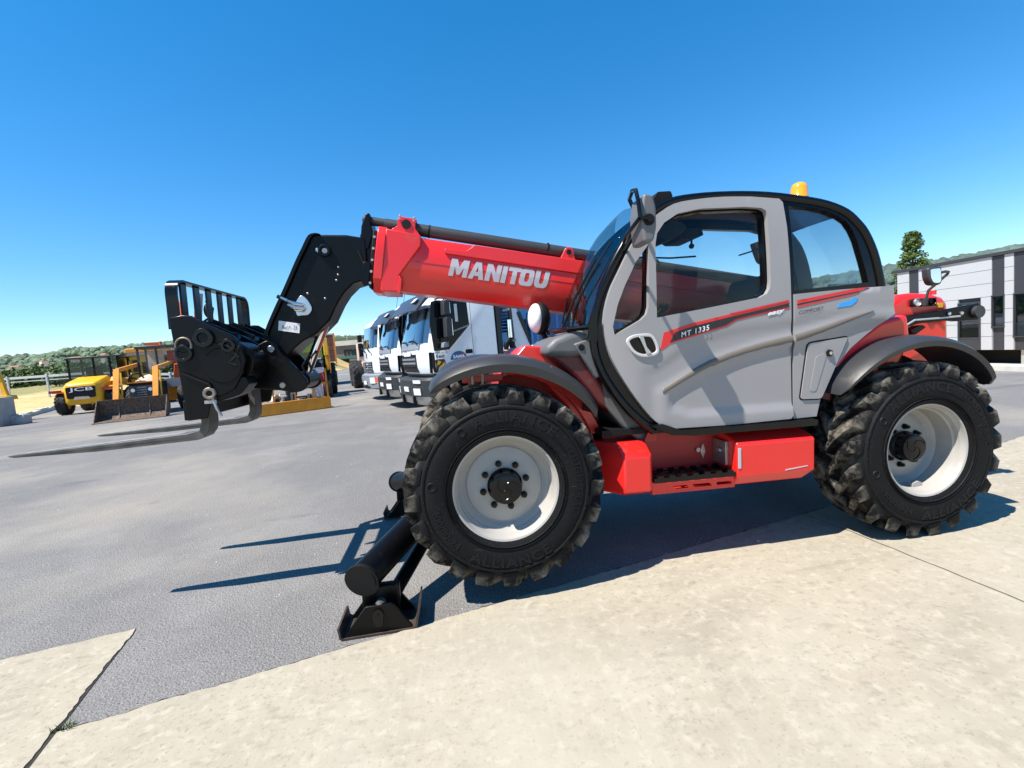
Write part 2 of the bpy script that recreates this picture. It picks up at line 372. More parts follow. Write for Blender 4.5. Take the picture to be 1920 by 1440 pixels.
# asphalt yard: one sheet with a thin skirt
yard = [(13.5, -30), (13.5, 118), (-22, 118), (-23, 46), (-27.2, 32.6), (-20.8, 20.6), (-60, 20.6), (-60, -30)]
g = MB(); n = len(yard); g.v = [(x, y, 0) for x, y in yard]+[(x, y, -.5) for x, y in yard]
g.f = [tuple(range(n))]+[(i, n+i, n+(i+1) % n, (i+1) % n) for i in range(n)]
g.build('asphalt_yard', 'asphalt', kind='structure', smooth=0)

# concrete apron: two slabs split by a ragged crack, small uneven edges
def ragged(a, b, amp, step=.06, seed=1):
    q = random.Random(seed); a = Vector(a); b = Vector(b); n = max(2, int((b-a).length/step)); d = (b-a).normalized(); pn = Vector((-d.y, d.x)); o = []; v = 0
    for i in range(n+1):
        v = v*.6+q.uniform(-amp, amp); o.append(tuple(a.lerp(b, i/n)+pn*(v if 0 < i < n else 0)))
    return o
edge = [(-2.20, -.455), (-1.55, -.305), (-1.02, -.18), (-.31, -.015), (.4, .145), (1.13, .31), (2.0, .52), (2.89, .73), (4.3, 1.16), (5.9, 1.68), (13.5, 3.9)]
edge = [tuple(p) for p in catmull(edge, 4)]
re = []
for i in range(len(edge)-1): re += ragged(edge[i], edge[i+1], .006, .03, i+3)[:-1]
re.append(edge[-1])
crackB = [(-2.215, -.47), (-2.17, -.66), (-1.9, -2.2), (-1.55, -5.0)]
slabB = re+[(13.5, -14), (-1.0, -14), (-1.53, -5.0), (-1.885, -2.2), (-2.155, -.66)]
crk = ragged((-2.395, .405), (-2.245, -.33), .006, .022, 5)+ragged((-2.245, -.33), (-2.183, -.66), .008, .03, 6)[1:]
slabA = [(-60, -11.0), (-60, -11.8+.2)]
topA = [(-2.395, .405), (-3.05, .265), (-4.5, -.06), (-9, -1.0), (-40, -7.4)]
ra = []
for i in range(len(topA)-1): ra += ragged(topA[i], topA[i+1], .008 if i < 2 else .02, .06 if i < 2 else .5, i+40)[:-1]
slabA = crk[1:]+[(-1.90, -2.2), (-1.55, -5.0), (-1.02, -14), (-40, -14), (-40, -7.4)]+ra[::-1]
for nm, poly in (('concrete_slab', slabB), ('concrete_slab', slabA)):
    g = MB(); g.sheet(poly, (), 3.0, lambda x, y: .008, -.02, grid=False, axis='z')
    g.build(nm, 'concrete', kind='structure', smooth=0)
pm('joint_dirt', (0.028, 0.024, 0.019), .95, var=.4, scale=30, bump=.5, bscale=60)
g = MB(); cp = [(-2.40, .415), (-2.385, .36), (-2.235, -.33), (-2.160, -.66), (-1.885, -2.2), (-1.52, -5.0), (-1.0, -14)]
L_ = [(x-.035 if i else x-.004, y) for i, (x, y) in enumerate(cp)]; R_ = [(x+(.004 if i else 0), y) for i, (x, y) in enumerate(cp)]
g.loft([[(*p, .0035) for p in L_], [(*p, .0035) for p in R_]], closed=False)
g.build('ground_joint', 'joint_dirt', kind='structure', smooth=0, recalc=False)
g = MB(); a = ragged((2.55, .62), (2.61, .23), .003, .08, 8)+ragged((2.61, .23), (2.70, -1.2), .006, .1, 9)[1:]+ragged((2.70, -1.2), (3.0, -6), .01, .3, 19)[1:]
g.loft([[(x-.0025, y, .0125) for x, y in a], [(x+.0025, y, .0125) for x, y in a]], closed=False)
g.build('ground_joint', 'joint_dirt', kind='structure', smooth=0, recalc=False)
g = MB(); q = random.Random(77); A_ = []; B_ = []
for i, (x, y) in enumerate(re):
    if x > 7: break
    A_.append((x, y-.012, .0035)); B_.append((x-.004, y+max(0, q.gauss(.006, .006)), .0035))
g.loft([A_, B_], closed=False); g.build('ground_joint', 'joint_dirt', kind='structure', smooth=0, recalc=False)
# loose grit on the asphalt and along the slab edges
q = random.Random(11); g = MB()
for i in range(900):
    if i < 300:
        k = q.randrange(len(re)-1); x, y = re[k]; x += q.gauss(0, .04); y += abs(q.gauss(0, .05)); 
        if x > 6: continue
    else: x = q.uniform(-6, 1); y = q.uniform(.1, 7)
    r_ = q.choice([.002, .003, .003, .004, .006]) if i < 860 else q.uniform(.006, .011)
    a = q.random()*6; s3 = [(math.cos(a+t)*r_*q.uniform(.7, 1.3), math.sin(a+t)*r_*q.uniform(.7, 1.3)) for t in (0, 1.6, 3.1, 4.7)]
    g.add([(x+u, y+v, -.001) for u, v in s3]+[(x, y, r_*1.1)], [(0,1,4),(1,2,4),(2,3,4),(3,0,4)])
o = g.build('loose_grit', 'kerb_stone', kind='stuff', smooth=0); tag(o, 'scattered pale grit lying on the grey asphalt', 'grit'); o['kind'] = 'stuff'
# weed in the crack
g = MB()
for i in range(70):
    x = -2.20+q.uniform(-.03, .06); y = -.43+q.uniform(-.03, .02); h = q.uniform(.015, .045); a = q.random()*6.3; l = q.uniform(.01, .03); ww = .003
    dx, dy = math.cos(a)*l, math.sin(a)*l
    g.add([(x-dy*.12, y+dx*.12, 0), (x+dy*.12, y-dx*.12, 0), (x+dx, y+dy, h)], [(0, 1, 2)])
o = g.build('weed', 'leaf_mid', smooth=0, recalc=False); tag(o, 'tiny green weed sprouting at the end of the ground crack', 'weed')

# low pale parapet along the far right edge of the yard
g = MB(); g.bx(13.3, 13.75, -20, 60, -1.9, .14); o = g.build('retaining_wall', 'kerb_stone', bevel=.02); tag(o, 'long low pale concrete retaining wall edging the yard on the right', 'wall')

# kerb stones on the left, concrete block, posts and rails
a = Vector((-20.75, 20.75)); d = Vector((-6.4, 12.0)).normalized(); kb = thing('stone_kerb', 'pale stone kerb between asphalt and dry field at left', 'kerb', (a.x, a.y, 0))
g = MB(); g.bx(0, .98, -.16, .16, -.2, .34); k0 = g.build('kerb_block', 'kerb_stone', kb, bevel=.02)
ang = math.atan2(d.y, d.x)
for i in range(13):
    o = k0 if i == 0 else copy_part(k0, kb)
    p = d*(i*1.0); o.location = (p.x, p.y, rnd.uniform(-.04, .02) if i < 4 else rnd.uniform(-.14, -.04)); o.rotation_euler = (0, rnd.uniform(-.02, .02), ang+rnd.uniform(-.02, .02))
cb = thing('concrete_block', 'big grey concrete block wall at the far left edge of the yard', 'concrete wall', (-20.75, 20.55, 0))
g = MB(); g.bx(-2.4, .95, -.45, .45, 0, 1.28); g.build('wall', 'concrete_block', cb, bevel=.03)
g = MB(); g.bx(.95, 1.5, .1, .5, 0, .42); g.build('stepped_base', 'concrete_block', cb, bevel=.03)
fe = thing('field_fence', 'pale galvanised post and rail fence along the dry field', 'fence', (-29, 38, 0))
posts = [(-41.0, 42.6), (-37.6, 42.3), (-34.0, 41.5), (-30.3, 40.6), (-26.8, 40.0), (-23.4, 39.6), (-20, 39.4)]
for i, (x, y) in enumerate(posts):
    g = MB(); z0 = hterr(x, y)-.2; g.bx(x+29-.06, x+29+.06, y-38-.06, y-38+.06, z0, z0+2.2); g.build('post', 'galvanised', fe, bevel=.01)
for (x0, y0), (x1, y1) in zip(posts, posts[1:]):
    for dz in (2.0-.12, 1.55):
        g = MB(); g.obox((x0+29, y0-38+.07, hterr(x0, y0)+dz-.05), (x1+29, y1-38+.07, hterr(x1, y1)+dz-.05), .03, .20 if dz > 1.8 else .07); g.build('rail', 'galvanised', fe)

# foliage helper: leaf-size quads in clumps
def leaves(g, c, r_, n, size, q, shell=.45, flat=.0):
    for i in range(n):
        while True:
            p = Vector((q.uniform(-1, 1), q.uniform(-1, 1), q.uniform(-1, 1)))
            if shell < p.length < 1: break
        P = Vector((c[0]+p.x*r_[0], c[1]+p.y*r_[1], c[2]+p.z*r_[2]))
        nrm = (p.normalized()+Vector((q.gauss(0, .6), q.gauss(0, .6), q.gauss(0, .6)+.3))).normalized()
        a = nrm.orthogonal().normalized(); b_ = nrm.cross(a); t = q.random()*6.3; a, b_ = a*math.cos(t)+b_*math.sin(t), b_*math.cos(t)-a*math.sin(t)
        s_ = size*q.uniform(.6, 1.4); g.add([P-a*s_-b_*s_*.5, P+a*s_*.2-b_*s_*.6, P+a*s_+b_*s_*.3, P-a*s_*.2+b_*s_*.7], [(0, 1, 2, 3)])
q = random.Random(21)
# thicket behind the field at left, dark below, olive above
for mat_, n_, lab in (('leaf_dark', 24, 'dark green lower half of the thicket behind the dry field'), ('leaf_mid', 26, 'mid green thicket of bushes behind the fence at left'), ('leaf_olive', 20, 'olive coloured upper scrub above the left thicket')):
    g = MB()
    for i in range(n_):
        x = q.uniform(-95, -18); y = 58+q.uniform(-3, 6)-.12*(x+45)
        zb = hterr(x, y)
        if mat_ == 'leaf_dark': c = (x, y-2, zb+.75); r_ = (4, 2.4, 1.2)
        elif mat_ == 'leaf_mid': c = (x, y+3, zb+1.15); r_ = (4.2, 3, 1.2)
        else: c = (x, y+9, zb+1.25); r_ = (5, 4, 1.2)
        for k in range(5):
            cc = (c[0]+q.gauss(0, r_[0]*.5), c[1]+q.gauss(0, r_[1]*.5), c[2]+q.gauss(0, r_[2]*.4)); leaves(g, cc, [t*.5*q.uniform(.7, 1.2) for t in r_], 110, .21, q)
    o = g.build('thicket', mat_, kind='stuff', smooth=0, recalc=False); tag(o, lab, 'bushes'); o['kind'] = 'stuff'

# hills: smooth ridges carrying a wood of many small rounded crowns
ICO = None
def ico_verts():
    bm = bmesh.new(); bmesh.ops.create_icosphere(bm, subdivisions=2, radius=1); vs = [v.co.copy() for v in bm.verts]; fs = [tuple(v.index for v in f.verts) for f in bm.faces]; bm.free(); return vs, fs
IV, IF = ico_verts()
def ridge(name, mat_, pts, depth, ybase, seed, size, count, label, zb=-6, nu=90, nv=12):
    q = random.Random(seed); g = MB(); x0, x1 = pts[0][0], pts[-1][0]
    hz = lambda x, t: zb+(interp(pts, x)-zb)*math.sin(min(t, 1)*math.pi/2)
    g.v = [(x0+(x1-x0)*i/(nu-1), ybase+depth*j/(nv-1), hz(x0+(x1-x0)*i/(nu-1), j/(nv-1))-size*.8) for j in range(nv) for i in range(nu)]
    g.f = [(j*nu+i, j*nu+i+1, (j+1)*nu+i+1, (j+1)*nu+i) for j in range(nv-1) for i in range(nu-1)]
    g.build(name, mat_, kind='structure', smooth=60, recalc=False)
    g = MB()
    for k in range(count):
        x = q.uniform(x0, x1); t = q.random()**.8*1.02; s_ = size*q.uniform(.6, 1.25); z = hz(x, t)-size*.55; sx, sy, sz = s_*q.uniform(.8, 1.3), s_, s_*q.uniform(.6, .95)
        g.add([(x+v.x*sx*(1+q.uniform(-.22, .22)), ybase+depth*t+v.y*sy, z+v.z*sz*(1+q.uniform(-.25, .25))) for v in IV], IF)
    o = g.build('woodland', mat_, kind='stuff', smooth=0, recalc=False); tag(o, label, 'wood'); o['kind'] = 'stuff'
ridge('wooded_hill', 'leaf_hill', [(150, 20), (300, 42), (438, 54), (500, 58), (550, 63), (616, 66), (680, 72), (745, 79), (830, 84), (1000, 82), (1200, 60)], 160, 360, 3, 5.5, 3600, 'green wood covering the long hill behind the white building')
ridge('distant_hill', 'leaf_far', [(-900, 28), (-700, 34), (-520, 40), (-460, 40), (-430, 44), (-395, 42), (-335, 43), (-280, 42), (-200, 38), (-100, 31), (50, 24), (200, 18), (300, 16)], 120, 500, 4, 4.6, 3200, 'pale green wood on the far hillside at left')
ridge('distant_hill', 'leaf_far', [(-420, 7), (-330, 9), (-220, 10), (-150, 9), (-90, 7), (-40, 5), (0, 3)], 50, 230, 5, 2.8, 1500, 'scattered trees on the low slope in front of the far left hill', -2)
# trees standing above the left thicket
def round_tree(x, y, h, w_, mat_, label, seed):
    q = random.Random(seed); z0 = hterr(x, y); t = thing('tree', label, 'tree', (x, y, z0), 0, 'trees on the skyline at left')
    g = MB(); g.tube([(0, 0, 0), (.1, 0, h*.3), (0, .1, h*.7)], [.25, .2, .06], 8)
    for k in range(4): a = k*1.6; g.tube([(0, 0, h*.35), (math.cos(a)*w_*.3, math.sin(a)*w_*.3, h*.65)], [.1, .03], 6)
    g.build('trunk', 'bark', t)
    g = MB()
    for k in range(16):
        a = q.random()*6.3; rr = q.random()**.5*w_*.4; leaves(g, (math.cos(a)*rr, math.sin(a)*rr, h*q.uniform(.4, .9)), (w_*.24, w_*.24, h*.13), 60, .30, q, .3)
    g.build('crown', mat_, t, smooth=0, recalc=False)
for i, (x, y, h, w_, m_, lab) in enumerate([
    (-34.5, 66, 4.6, 4.0, 'leaf_mid', 'tallest feathery tree right behind the yellow machine cab'), (-41, 70, 3.6, 3.8, 'leaf_far', 'bluish green tree left of the feathery tree'),
    (-47, 72, 3.4, 3.6, 'leaf_far', 'second bluish green tree on the skyline at left'), (-29, 74, 4.4, 4.4, 'leaf_dark', 'dark rounded tree behind the tractor canopy'),
    (-62, 66, 3.4, 5.0, 'leaf_mid', 'broad low tree above the left thicket')]): round_tree(x, y, h, w_, m_, lab, 50+i)
# houses on the far hillside
q = random.Random(5)
for i in range(16):
    x = q.uniform(-460, -270); y = 500; z = q.uniform(13, 26); w_ = q.uniform(4, 7); h = q.uniform(2, 3.2)
    t = thing('house', 'small pale house scattered among trees on the far left hillside', 'house', (x, y-20, z), q.uniform(-.5, .5), 'houses on the far hillside')
    g = MB(); g.bx(-w_/2, w_/2, -2.5, 2.5, -6, h); g.build('wall', 'render_wall', t)
    g = MB(); g.prism([(-2.8, h), (2.8, h), (0, h+1.2)], -w_/2-.4, w_/2+.4, 'x'); g.build('roof', 'roof_tile', t)

# conical tree behind the right building
q = random.Random(9); z0 = hterr(54.7, 45); t = thing('conical_tree', 'tall conical green tree rising behind the white and dark building', 'tree', (54.7, 45, z0))
g = MB(); g.tube([(0, 0, 0), (.05, 0, 5), (0, 0, 11.5)], [.35, .25, .04], 8)
for k in range(26):
    zz = 2+k*.36; a = k*2.4; l = (12.8-zz)*.2; g.tube([(0, 0, zz), (math.cos(a)*l, math.sin(a)*l, zz+.5)], [.07, .015], 5)
g.build('trunk', 'bark', t)
g = MB()
for k in range(300):
    zz = 2.2+10.6*q.random()**1.15; rr = 2.6*(1-((zz-2)/11.4))**.7+.12; a = q.random()*6.3; rad = rr*q.uniform(.35, .95); s_ = .35+.4*(1-(zz-2)/11)
    leaves(g, (math.cos(a)*rad, math.sin(a)*rad, zz), (s_, s_, s_*.75), 46, .115, q, .2)
g.build('crown', 'leaf_mid', t, smooth=0, recalc=False)

# building on the right: white cladding panels with dark window strips
B = thing('office_building', 'white clad building with dark vertical window strips behind the right wall', 'building', (32, 0, -1.8))
ZB, ZT = 0.85, 6.42   # local heights above -1.8
def bz(z): return z+1.8
g = MB(); g.bx(.12, 14, 2, 26.4, ZB-.02, ZT-.05); g.build('wall', 'clad_dark', B)
g = MB(); g.bx(1.2, 13, 3, 25.5, -.2, ZB-.02); g.build('undercroft', 'black_matt', B)
for y in range(4, 27, 3):
    g = MB(); g.bx(.3, .7, y, y+.4, -.1, ZB-.02); g.build('column', 'galvanised', B)
g = MB(); g.bx(-.1, 14.2, 1.8, 26.75, ZT-.06, ZT+.12); g.build('roof', 'clad_dark', B)
strips = [(24.9, 25.55), (20.0, 20.62), (18.6, 19.55), (14.6, 15.2), (12.0, 13.0), (8.5, 9.2)]   # dark full-height strips
low = (21.2, 22.45)                                                    # separate low window
rows = [(ZB, 1.65), (1.66, 2.44), (2.45, 3.23), (3.24, 4.02), (4.03, 4.81), (4.82, 5.60), (5.61, ZT-.07)]
segs = []; y = 2.0
for a, b_ in sorted(strips):
    segs.append((y, a)); y = b_
segs.append((y, 26.4))
g = MB(); 
for (a, b_) in segs:
    for (z0, z1) in rows:
        parts = [(a, b_)]
        if a < low[0] and b_ > low[1] and z0 < bz(2.0): parts = [(a, low[0]), (low[1], b_)]
        for (p, q_) in parts:
            yy = p
            while yy < q_-.01:
                y1 = min(yy+3.2, q_); g = MB(); g.bx(0, .115, yy+.006, y1-.006, z0+.006, z1-.006); g.build('cladding_panel', 'clad_white', B); yy = y1
for (a, b_) in strips:
    wz0, wz1 = (bz(.45), bz(2.2)) if b_-a < .8 else (bz(-.15), bz(2.2))
    f = MB(); f.bx(.02, .118, a+.02, b_-.02, wz1, ZT-.1); f.build('spandrel_panel', 'clad_dark', B)
    f = MB(); f.bx(-.04, .1, a-.03, b_+.03, wz0-.08, wz0-.01); f.bx(-.04, .1, a-.03, b_+.03, wz1+.01, wz1+.07); f.bx(-.03, .1, a-.02, a+.04, wz0-.01, wz1+.01); f.bx(-.03, .1, b_-.04, b_+.02, wz0-.01, wz1+.01)
    fo = f.build('window_frame', 'clad_dark', B)
    f = MB(); f.bx(.085, .1, a+.04, b_-.04, wz0, wz1); f.build('pane', 'glass_truck', fo)
    f = MB(); f.bx(.104, .116, a+.12, b_-.06, wz0+.02, wz0+.75); f.build('blind', 'cloth_white', fo)
f = MB(); f.bx(-.05, .1, low[0], low[1], bz(-1.0)+.05, bz(-.28)); f.build('spandrel_panel', 'clad_dark', B)
f = MB(); f.bx(-.06, .1, low[0], low[0]+.07, bz(-.27), bz(2.0)); f.bx(-.06, .1, low[1]-.07, low[1], bz(-.27), bz(2.0)); f.bx(-.06, .1, low[0]+.07, low[1]-.07, bz(-.27), bz(-.18)); f.bx(-.06, .1, low[0]+.07, low[1]-.07, bz(1.9), bz(2.0))
fo = f.build('window_frame', 'clad_dark', B); f = MB(); f.bx(.05, .07, low[0]+.07, low[1]-.07, bz(-.17), bz(1.89)); f.build('pane', 'glass_truck', fo)
# shrubs in front of the building
q = random.Random(33)
for i, (x, y, s_, lab) in enumerate([(24, 16.6, .55, 'small light green shrub at the foot of the white and dark building')]):
    t = thing('shrub', lab, 'shrub', (x, y, -1.82)); g = MB(); g.tube([(0, 0, 0), (0, 0, .6)], [.05, .02], 5); g.build('stem', 'bark', t)
    g = MB()
    for k in range(8): leaves(g, (q.gauss(0, .4), q.gauss(0, .5), .5+q.random()*.5), (.4*s_, .5*s_, .35*s_), 60, .07, q, .2)
    g.build('foliage', 'leaf_mid', t, smooth=0, recalc=False)
# ------------------------------------------------------------------ the telehandler (local frame: x to the rear, y away from the near tyres, z up)
WB, AL = 2.9915, 0.03416
T = thing('telehandler', 'large red and grey telescopic handler with black fork carriage in the foreground', 'telehandler', (WB-WB*math.cos(AL), 0, WB*math.sin(AL)))
T.rotation_euler = (0, AL, 0)

# ---- wheels
def tyre_mat():
    m = pm('tyre', (0.0048, 0.0048, 0.0052), .72, spec=.2, var=.25, scale=5, bump=.12, bscale=60); nt = m.node_tree; N = nt.nodes.new; Lk = nt.links.new; b = nt.nodes['Principled BSDF']
    src = b.inputs['Base Color'].links[0].from_socket; tc = N('ShaderNodeTexCoord')
    sx = N('ShaderNodeSeparateXYZ'); Lk(tc.outputs['Object'], sx.inputs[0])
    l2 = N('ShaderNodeVectorMath'); l2.operation = 'LENGTH'; cm = N('ShaderNodeCombineXYZ'); Lk(sx.outputs[0], cm.inputs[0]); Lk(sx.outputs[2], cm.inputs[1]); Lk(cm.outputs[0], l2.inputs[0])
    rr = N('ShaderNodeMapRange'); rr.inputs[1].default_value = .545; rr.inputs[2].default_value = .60; Lk(l2.outputs['Value'], rr.inputs[0])
    n = N('ShaderNodeTexNoise'); n.inputs['Scale'].default_value = 7; n.inputs['Detail'].default_value = 8; n.inputs['Roughness'].default_value = .7; Lk(tc.outputs['Object'], n.inputs['Vector'])
    r2_ = N('ShaderNodeMapRange'); r2_.inputs[1].default_value = .46; r2_.inputs[2].default_value = .62; r2_.inputs[4].default_value = .9; Lk(n.outputs['Fac'], r2_.inputs[0])
    mu = N('ShaderNodeMath'); mu.operation = 'MULTIPLY'; Lk(rr.outputs[0], mu.inputs[0]); Lk(r2_.outputs[0], mu.inputs[1])
    mx = N('ShaderNodeMixRGB'); mx.inputs[2].default_value = (.19, .17, .135, 1); Lk(mu.outputs[0], mx.inputs[0]); Lk(src, mx.inputs[1])
    n4 = N('ShaderNodeTexNoise'); n4.inputs['Scale'].default_value = 140; n4.inputs['Detail'].default_value = 2; Lk(tc.outputs['Object'], n4.inputs['Vector'])
    r4 = N('ShaderNodeMapRange'); r4.inputs[1].default_value = .70; r4.inputs[2].default_value = .73; r4.inputs[4].default_value = .35; Lk(n4.outputs['Fac'], r4.inputs[0])
    mx2 = N('ShaderNodeMixRGB'); mx2.inputs[2].default_value = (.25, .24, .22, 1); Lk(r4.outputs[0], mx2.inputs[0]); Lk(mx.outputs[0], mx2.inputs[1]); Lk(mx2.outputs[0], b.inputs['Base Color'])
tyre_mat()
pm('tyre_letter', (0.0055, 0.0055, 0.006), .6, var=.1, spec=.25)
def make_tyre_mesh():
    half = [(.312, .05), (.322, .022), (.345, .004), (.39, -.008), (.44, -.014), (.485, -.010), (.497, -.004), (.503, -.010), (.513, -.010), (.519, -.003), (.524, .004), (.540, .010), (.556, .026), (.567, .055), (.574, .11), (.577, .2)]
    prof = half+[(r_, .4-y) for r_, y in half[::-1][1:]]
    g = MB(); g.loft([[(rr*math.cos(2*math.pi*i/96), y, rr*math.sin(2*math.pi*i/96)) for i in range(96)] for rr, y in prof], caps=False)
    # thin moulded rings on the sidewall
    for rr in (.375, .36): g.loft([[(r_*math.cos(2*math.pi*i/96), y, r_*math.sin(2*math.pi*i/96)) for i in range(96)] for r_, y in ((rr-.003, -.002), (rr, -.013), (rr+.003, -.002))], caps=False)
    NL = 21
    for side in (0, 1):
        for k in range(NL):
            t0 = 2*math.pi*(k+.5*side)/NL
            rings = []
            for y, rt_, hw, hb, sh in ((.000, .548, .030, .040, -.02), (.006, .600, .040, .055, -.02), (.022, .626, .040, .058, -.015), (.075, .631, .036, .054, .07), (.15, .633, .028, .044, .22), (.222, .634, .024, .040, .38)):
                rb = .530 if y < .01 else (.55 if y < .03 else .566); yy = y if side == 0 else .4-y; tt = t0+sh*(1 if side == 0 else 1)
                pts = []
                for rad, off in ((rb, -hb), (rt_, -hw), (rt_, hw), (rb, hb)):
                    th = tt+off/rad; pts.append((rad*math.cos(th), yy, rad*math.sin(th)))
                rings.append(pts)
            g.loft(rings)
    return g.mesh('tyre', 'tyre', 32)
tyre_me = make_tyre_mesh()
def arc_text(g, txt, size, r0, phi_c, flip=False, bold=0.0, ysurf=-.0115, ext=.0022, sx=1.0, space=1.0):
    vs, fs, w_, h_ = text(txt, size, ext, bold=bold, space=space)
    out = []
    for x, y, z in vs:
        s_ = (x-w_/2)*sx
        if not flip: ph = phi_c-s_/r0; rad = r0-h_/2+y
        else: ph = phi_c+s_/r0; rad = r0+h_/2-y
        out.append((rad*math.cos(ph), ysurf-z-(.002 if rad < .47 else 0), rad*math.sin(ph)))
    g.add(out, fs)
LETTERS = []
for kw in (dict(txt='ALLIANCE', size=.085, r0=.455, phi_c=R(84), sx=1.25, bold=.002, space=1.15), dict(txt='TOUGH TRAC', size=.06, r0=.455, phi_c=R(8), sx=1.1, space=1.1),
           dict(txt='400/80-24', size=.06, r0=.447, phi_c=R(212), flip=True, sx=1.15, bold=.001), dict(txt='ALLIANCE', size=.085, r0=.455, phi_c=R(274), flip=True, sx=1.2, bold=.002, space=1.15),
           dict(txt='TUBELESS', size=.03, r0=.43, phi_c=R(42), sx=1.2)):
    g = MB(); arc_text(g, **kw); LETTERS.append(g.mesh('sidewall_lettering', 'tyre_letter', 0))
for a in (176, 128):
    g = MB(); ring = [(.018, -.0115), (.021, -.0165), (.026, -.0165), (.029, -.0115)]
    g.loft([[(.455*math.cos(R(a))+rr*math.cos(2*math.pi*i/16), y, .455*math.sin(R(a))+rr*math.sin(2*math.pi*i/16)) for i in range(16)] for rr, y in ring], caps=False); LETTERS.append(g.mesh('sidewall_mark', 'tyre_letter', 30))
def wheel_meshes(dd):
    """dd: depth of the wheel disc behind the outer lip"""
    g = MB(); g.lathe([(.318, .07), (.334, .046), (.337, .022), (.330, .012), (.319, .016), (.314, .034), (.303, .046), (.297, .075), (.288, .085), (.283, dd-.03), (.262, dd-.012), (.256, dd), (.247, dd+.006), (.238, dd-.004), (.20, dd-.014), (.165, dd-.020), (.115, dd-.021), (.04, dd-.021), (.001, dd-.021)], 72, caps=False)
    g.loft([[(rr*math.cos(2*math.pi*i/40), y, rr*math.sin(2*math.pi*i/40)) for i in range(40)] for rr, y in ((.312, .36), (.30, .33), (.30, dd+.03), (.001, dd+.03))], caps=False)
    rim = g.mesh('wheel', 'rim_paint', 30)
    g = MB(); h = dd-.021; g.lathe([(.108, h-.001), (.112, h-.02), (.100, h-.035), (.100, h-.085), (.095, h-.098), (.082, h-.103), (.001, h-.105)], 40)
    for k in range(3):
        a0 = k*2.094; pth = []
        for i in range(9):
            t = i/8; a = a0+t*1.5; rr = .085*(1-t)+.0; pth.append((rr*math.cos(a)+.02*math.sin(t*3.1)*math.cos(a+1.57), h-.104, rr*math.sin(a)+.02*math.sin(t*3.1)*math.sin(a+1.57)))
        g.tube(pth, .0045, 6)
    hub = g.mesh('hub_cap', 'black_gloss', 30)
    g = MB(); g.cyl((0, h+.002, 0), (0, h-.010, 0), .021, n=16); g.cyl((0, h-.010, 0), (0, h-.034, 0), .0155, n=6); g.cyl((0, h-.034, 0), (0, h-.042, 0), .009, n=10)
    nut = g.mesh('wheel_nut', 'black_gloss', 30)
    return rim, hub, nut
WM = {'front': wheel_meshes(.135), 'rear': wheel_meshes(.225)}
def put(me, parent, name=None):
    o = bpy.data.objects.new(name or me.name, me); COL.objects.link(o); o.parent = parent; return o
for key, x, y, rz, spin in (('front', 0, 0, 0, .06), ('rear', WB, 0, 0, -.35), ('front', 0, 2.0, math.pi, .2), ('rear', WB, 2.0, math.pi, .5)):
    rim, hub, nut = WM[key]; wo = put(rim, T, 'wheel'); wo.location = (x, y, .632); wo.rotation_euler = (0, spin, rz)
    put(tyre_me, wo); put(hub, wo)
    for lm in LETTERS: put(lm, wo)
    for k in range(8):
        n_ = put(nut, wo); a = 2*math.pi*k/8+.3; n_.location = (.142*math.cos(a), 0, .142*math.sin(a))
# balance weight clip inside the rear rim
g = MB(); g.prism(roundp([(0, 0), (.08, 0), (.08, .03), (.05, .045), (.0, .03)], .008, 2), .10, .13); o = g.build('rim_weight', 'rim_paint', T); o.location = (WB-.02, 0, .632-.29)

# ---- fenders
def fender(name, cx, a0, a1, r_lip, r_top, y0, y1, flare=0):
    g = MB(); rings = []; N_ = 26
    for i in range(N_+1):
        t = i/N_; a = R(a0+(a1-a0)*t); e = math.sin(math.pi*min(1, max(0, t)))**.35 if 0 < t < 1 else 0
        rl = r_lip+flare*(1-t)**2; rtp = rl+(r_top-r_lip)*(.25+.75*e); yy0 = y0+.10*(1-e)
        sec = [(rl, yy0), (rl+(rtp-rl)*.5, yy0-.012), (rtp-.012, yy0+.02), (rtp, yy0+.07), (rtp+.012, (y0+y1)/2), (rtp, y1), (rtp-.012, y1), (rtp, (y0+y1)/2), (rtp-.014, yy0+.07), (rtp-.026, yy0+.028), (rl+.002, yy0+.012)]
        rings.append([(cx+rr*math.cos(a), yy, .632+rr*math.sin(a)) for rr, yy in sec])
    g.loft(rings); return g.build(name, 'fender_plastic', T, smooth=40)
fender('front_fender', 0.02, 126, 34, .700, .800, -.02, .44, .05)
fender('rear_fender', WB, 146, 36, .725, .80, -.015, .44, .03)
fender('front_fender', 0.02, 123, 36, .715, .795, 1.56, 2.0, .045); fender('rear_fender', WB, 146, 36, .725, .80, 1.56, 2.0, .03)

# ---- chassis
g = MB(); g.bx(-.55, 3.6, .58, 1.42, .50, .82); g.build('chassis', 'black_matt', T, bevel=.01)
for cx in (0, WB):
    g = MB(); g.cyl((cx, .3, .632), (cx, 1.7, .632), .10, n=16); g.cyl((cx, .26, .632), (cx, .4, .632), .17, n=20); g.cyl((cx, 1.6, .632), (cx, 1.74, .632), .17, n=20); g.bx(cx-.16, cx+.16, .8, 1.2, .45, .8); g.build('axle', 'black_matt', T)
def ringsec(cx, a0, a1, r0, r1, n=16):
    return [(cx+r1*math.cos(R(a0+(a1-a0)*i/n)), .632+r1*math.sin(R(a0+(a1-a0)*i/n))) for i in range(n+1)]+[(cx+r0*math.cos(R(a1+(a0-a1)*i/n)), .632+r0*math.sin(R(a1+(a0-a1)*i/n))) for i in range(n+1)]
g = MB(); g.prism(ringsec(.02, 8, 84, .69, .762), .40, .435); g.build('front_wheel_arch', 'red', T, bevel=.006)
g = MB(); g.prism([(.02, 1.27), (.06, 1.33), (.23, 1.51), (.37, 1.49), (.55, 1.32), (.72, 1.05), (.72, .70), (.55, .70), (.52, 1.05), (.3, 1.3), (.1, 1.30)], .44, .62); g.build('front_frame', 'red', T, bevel=.012)
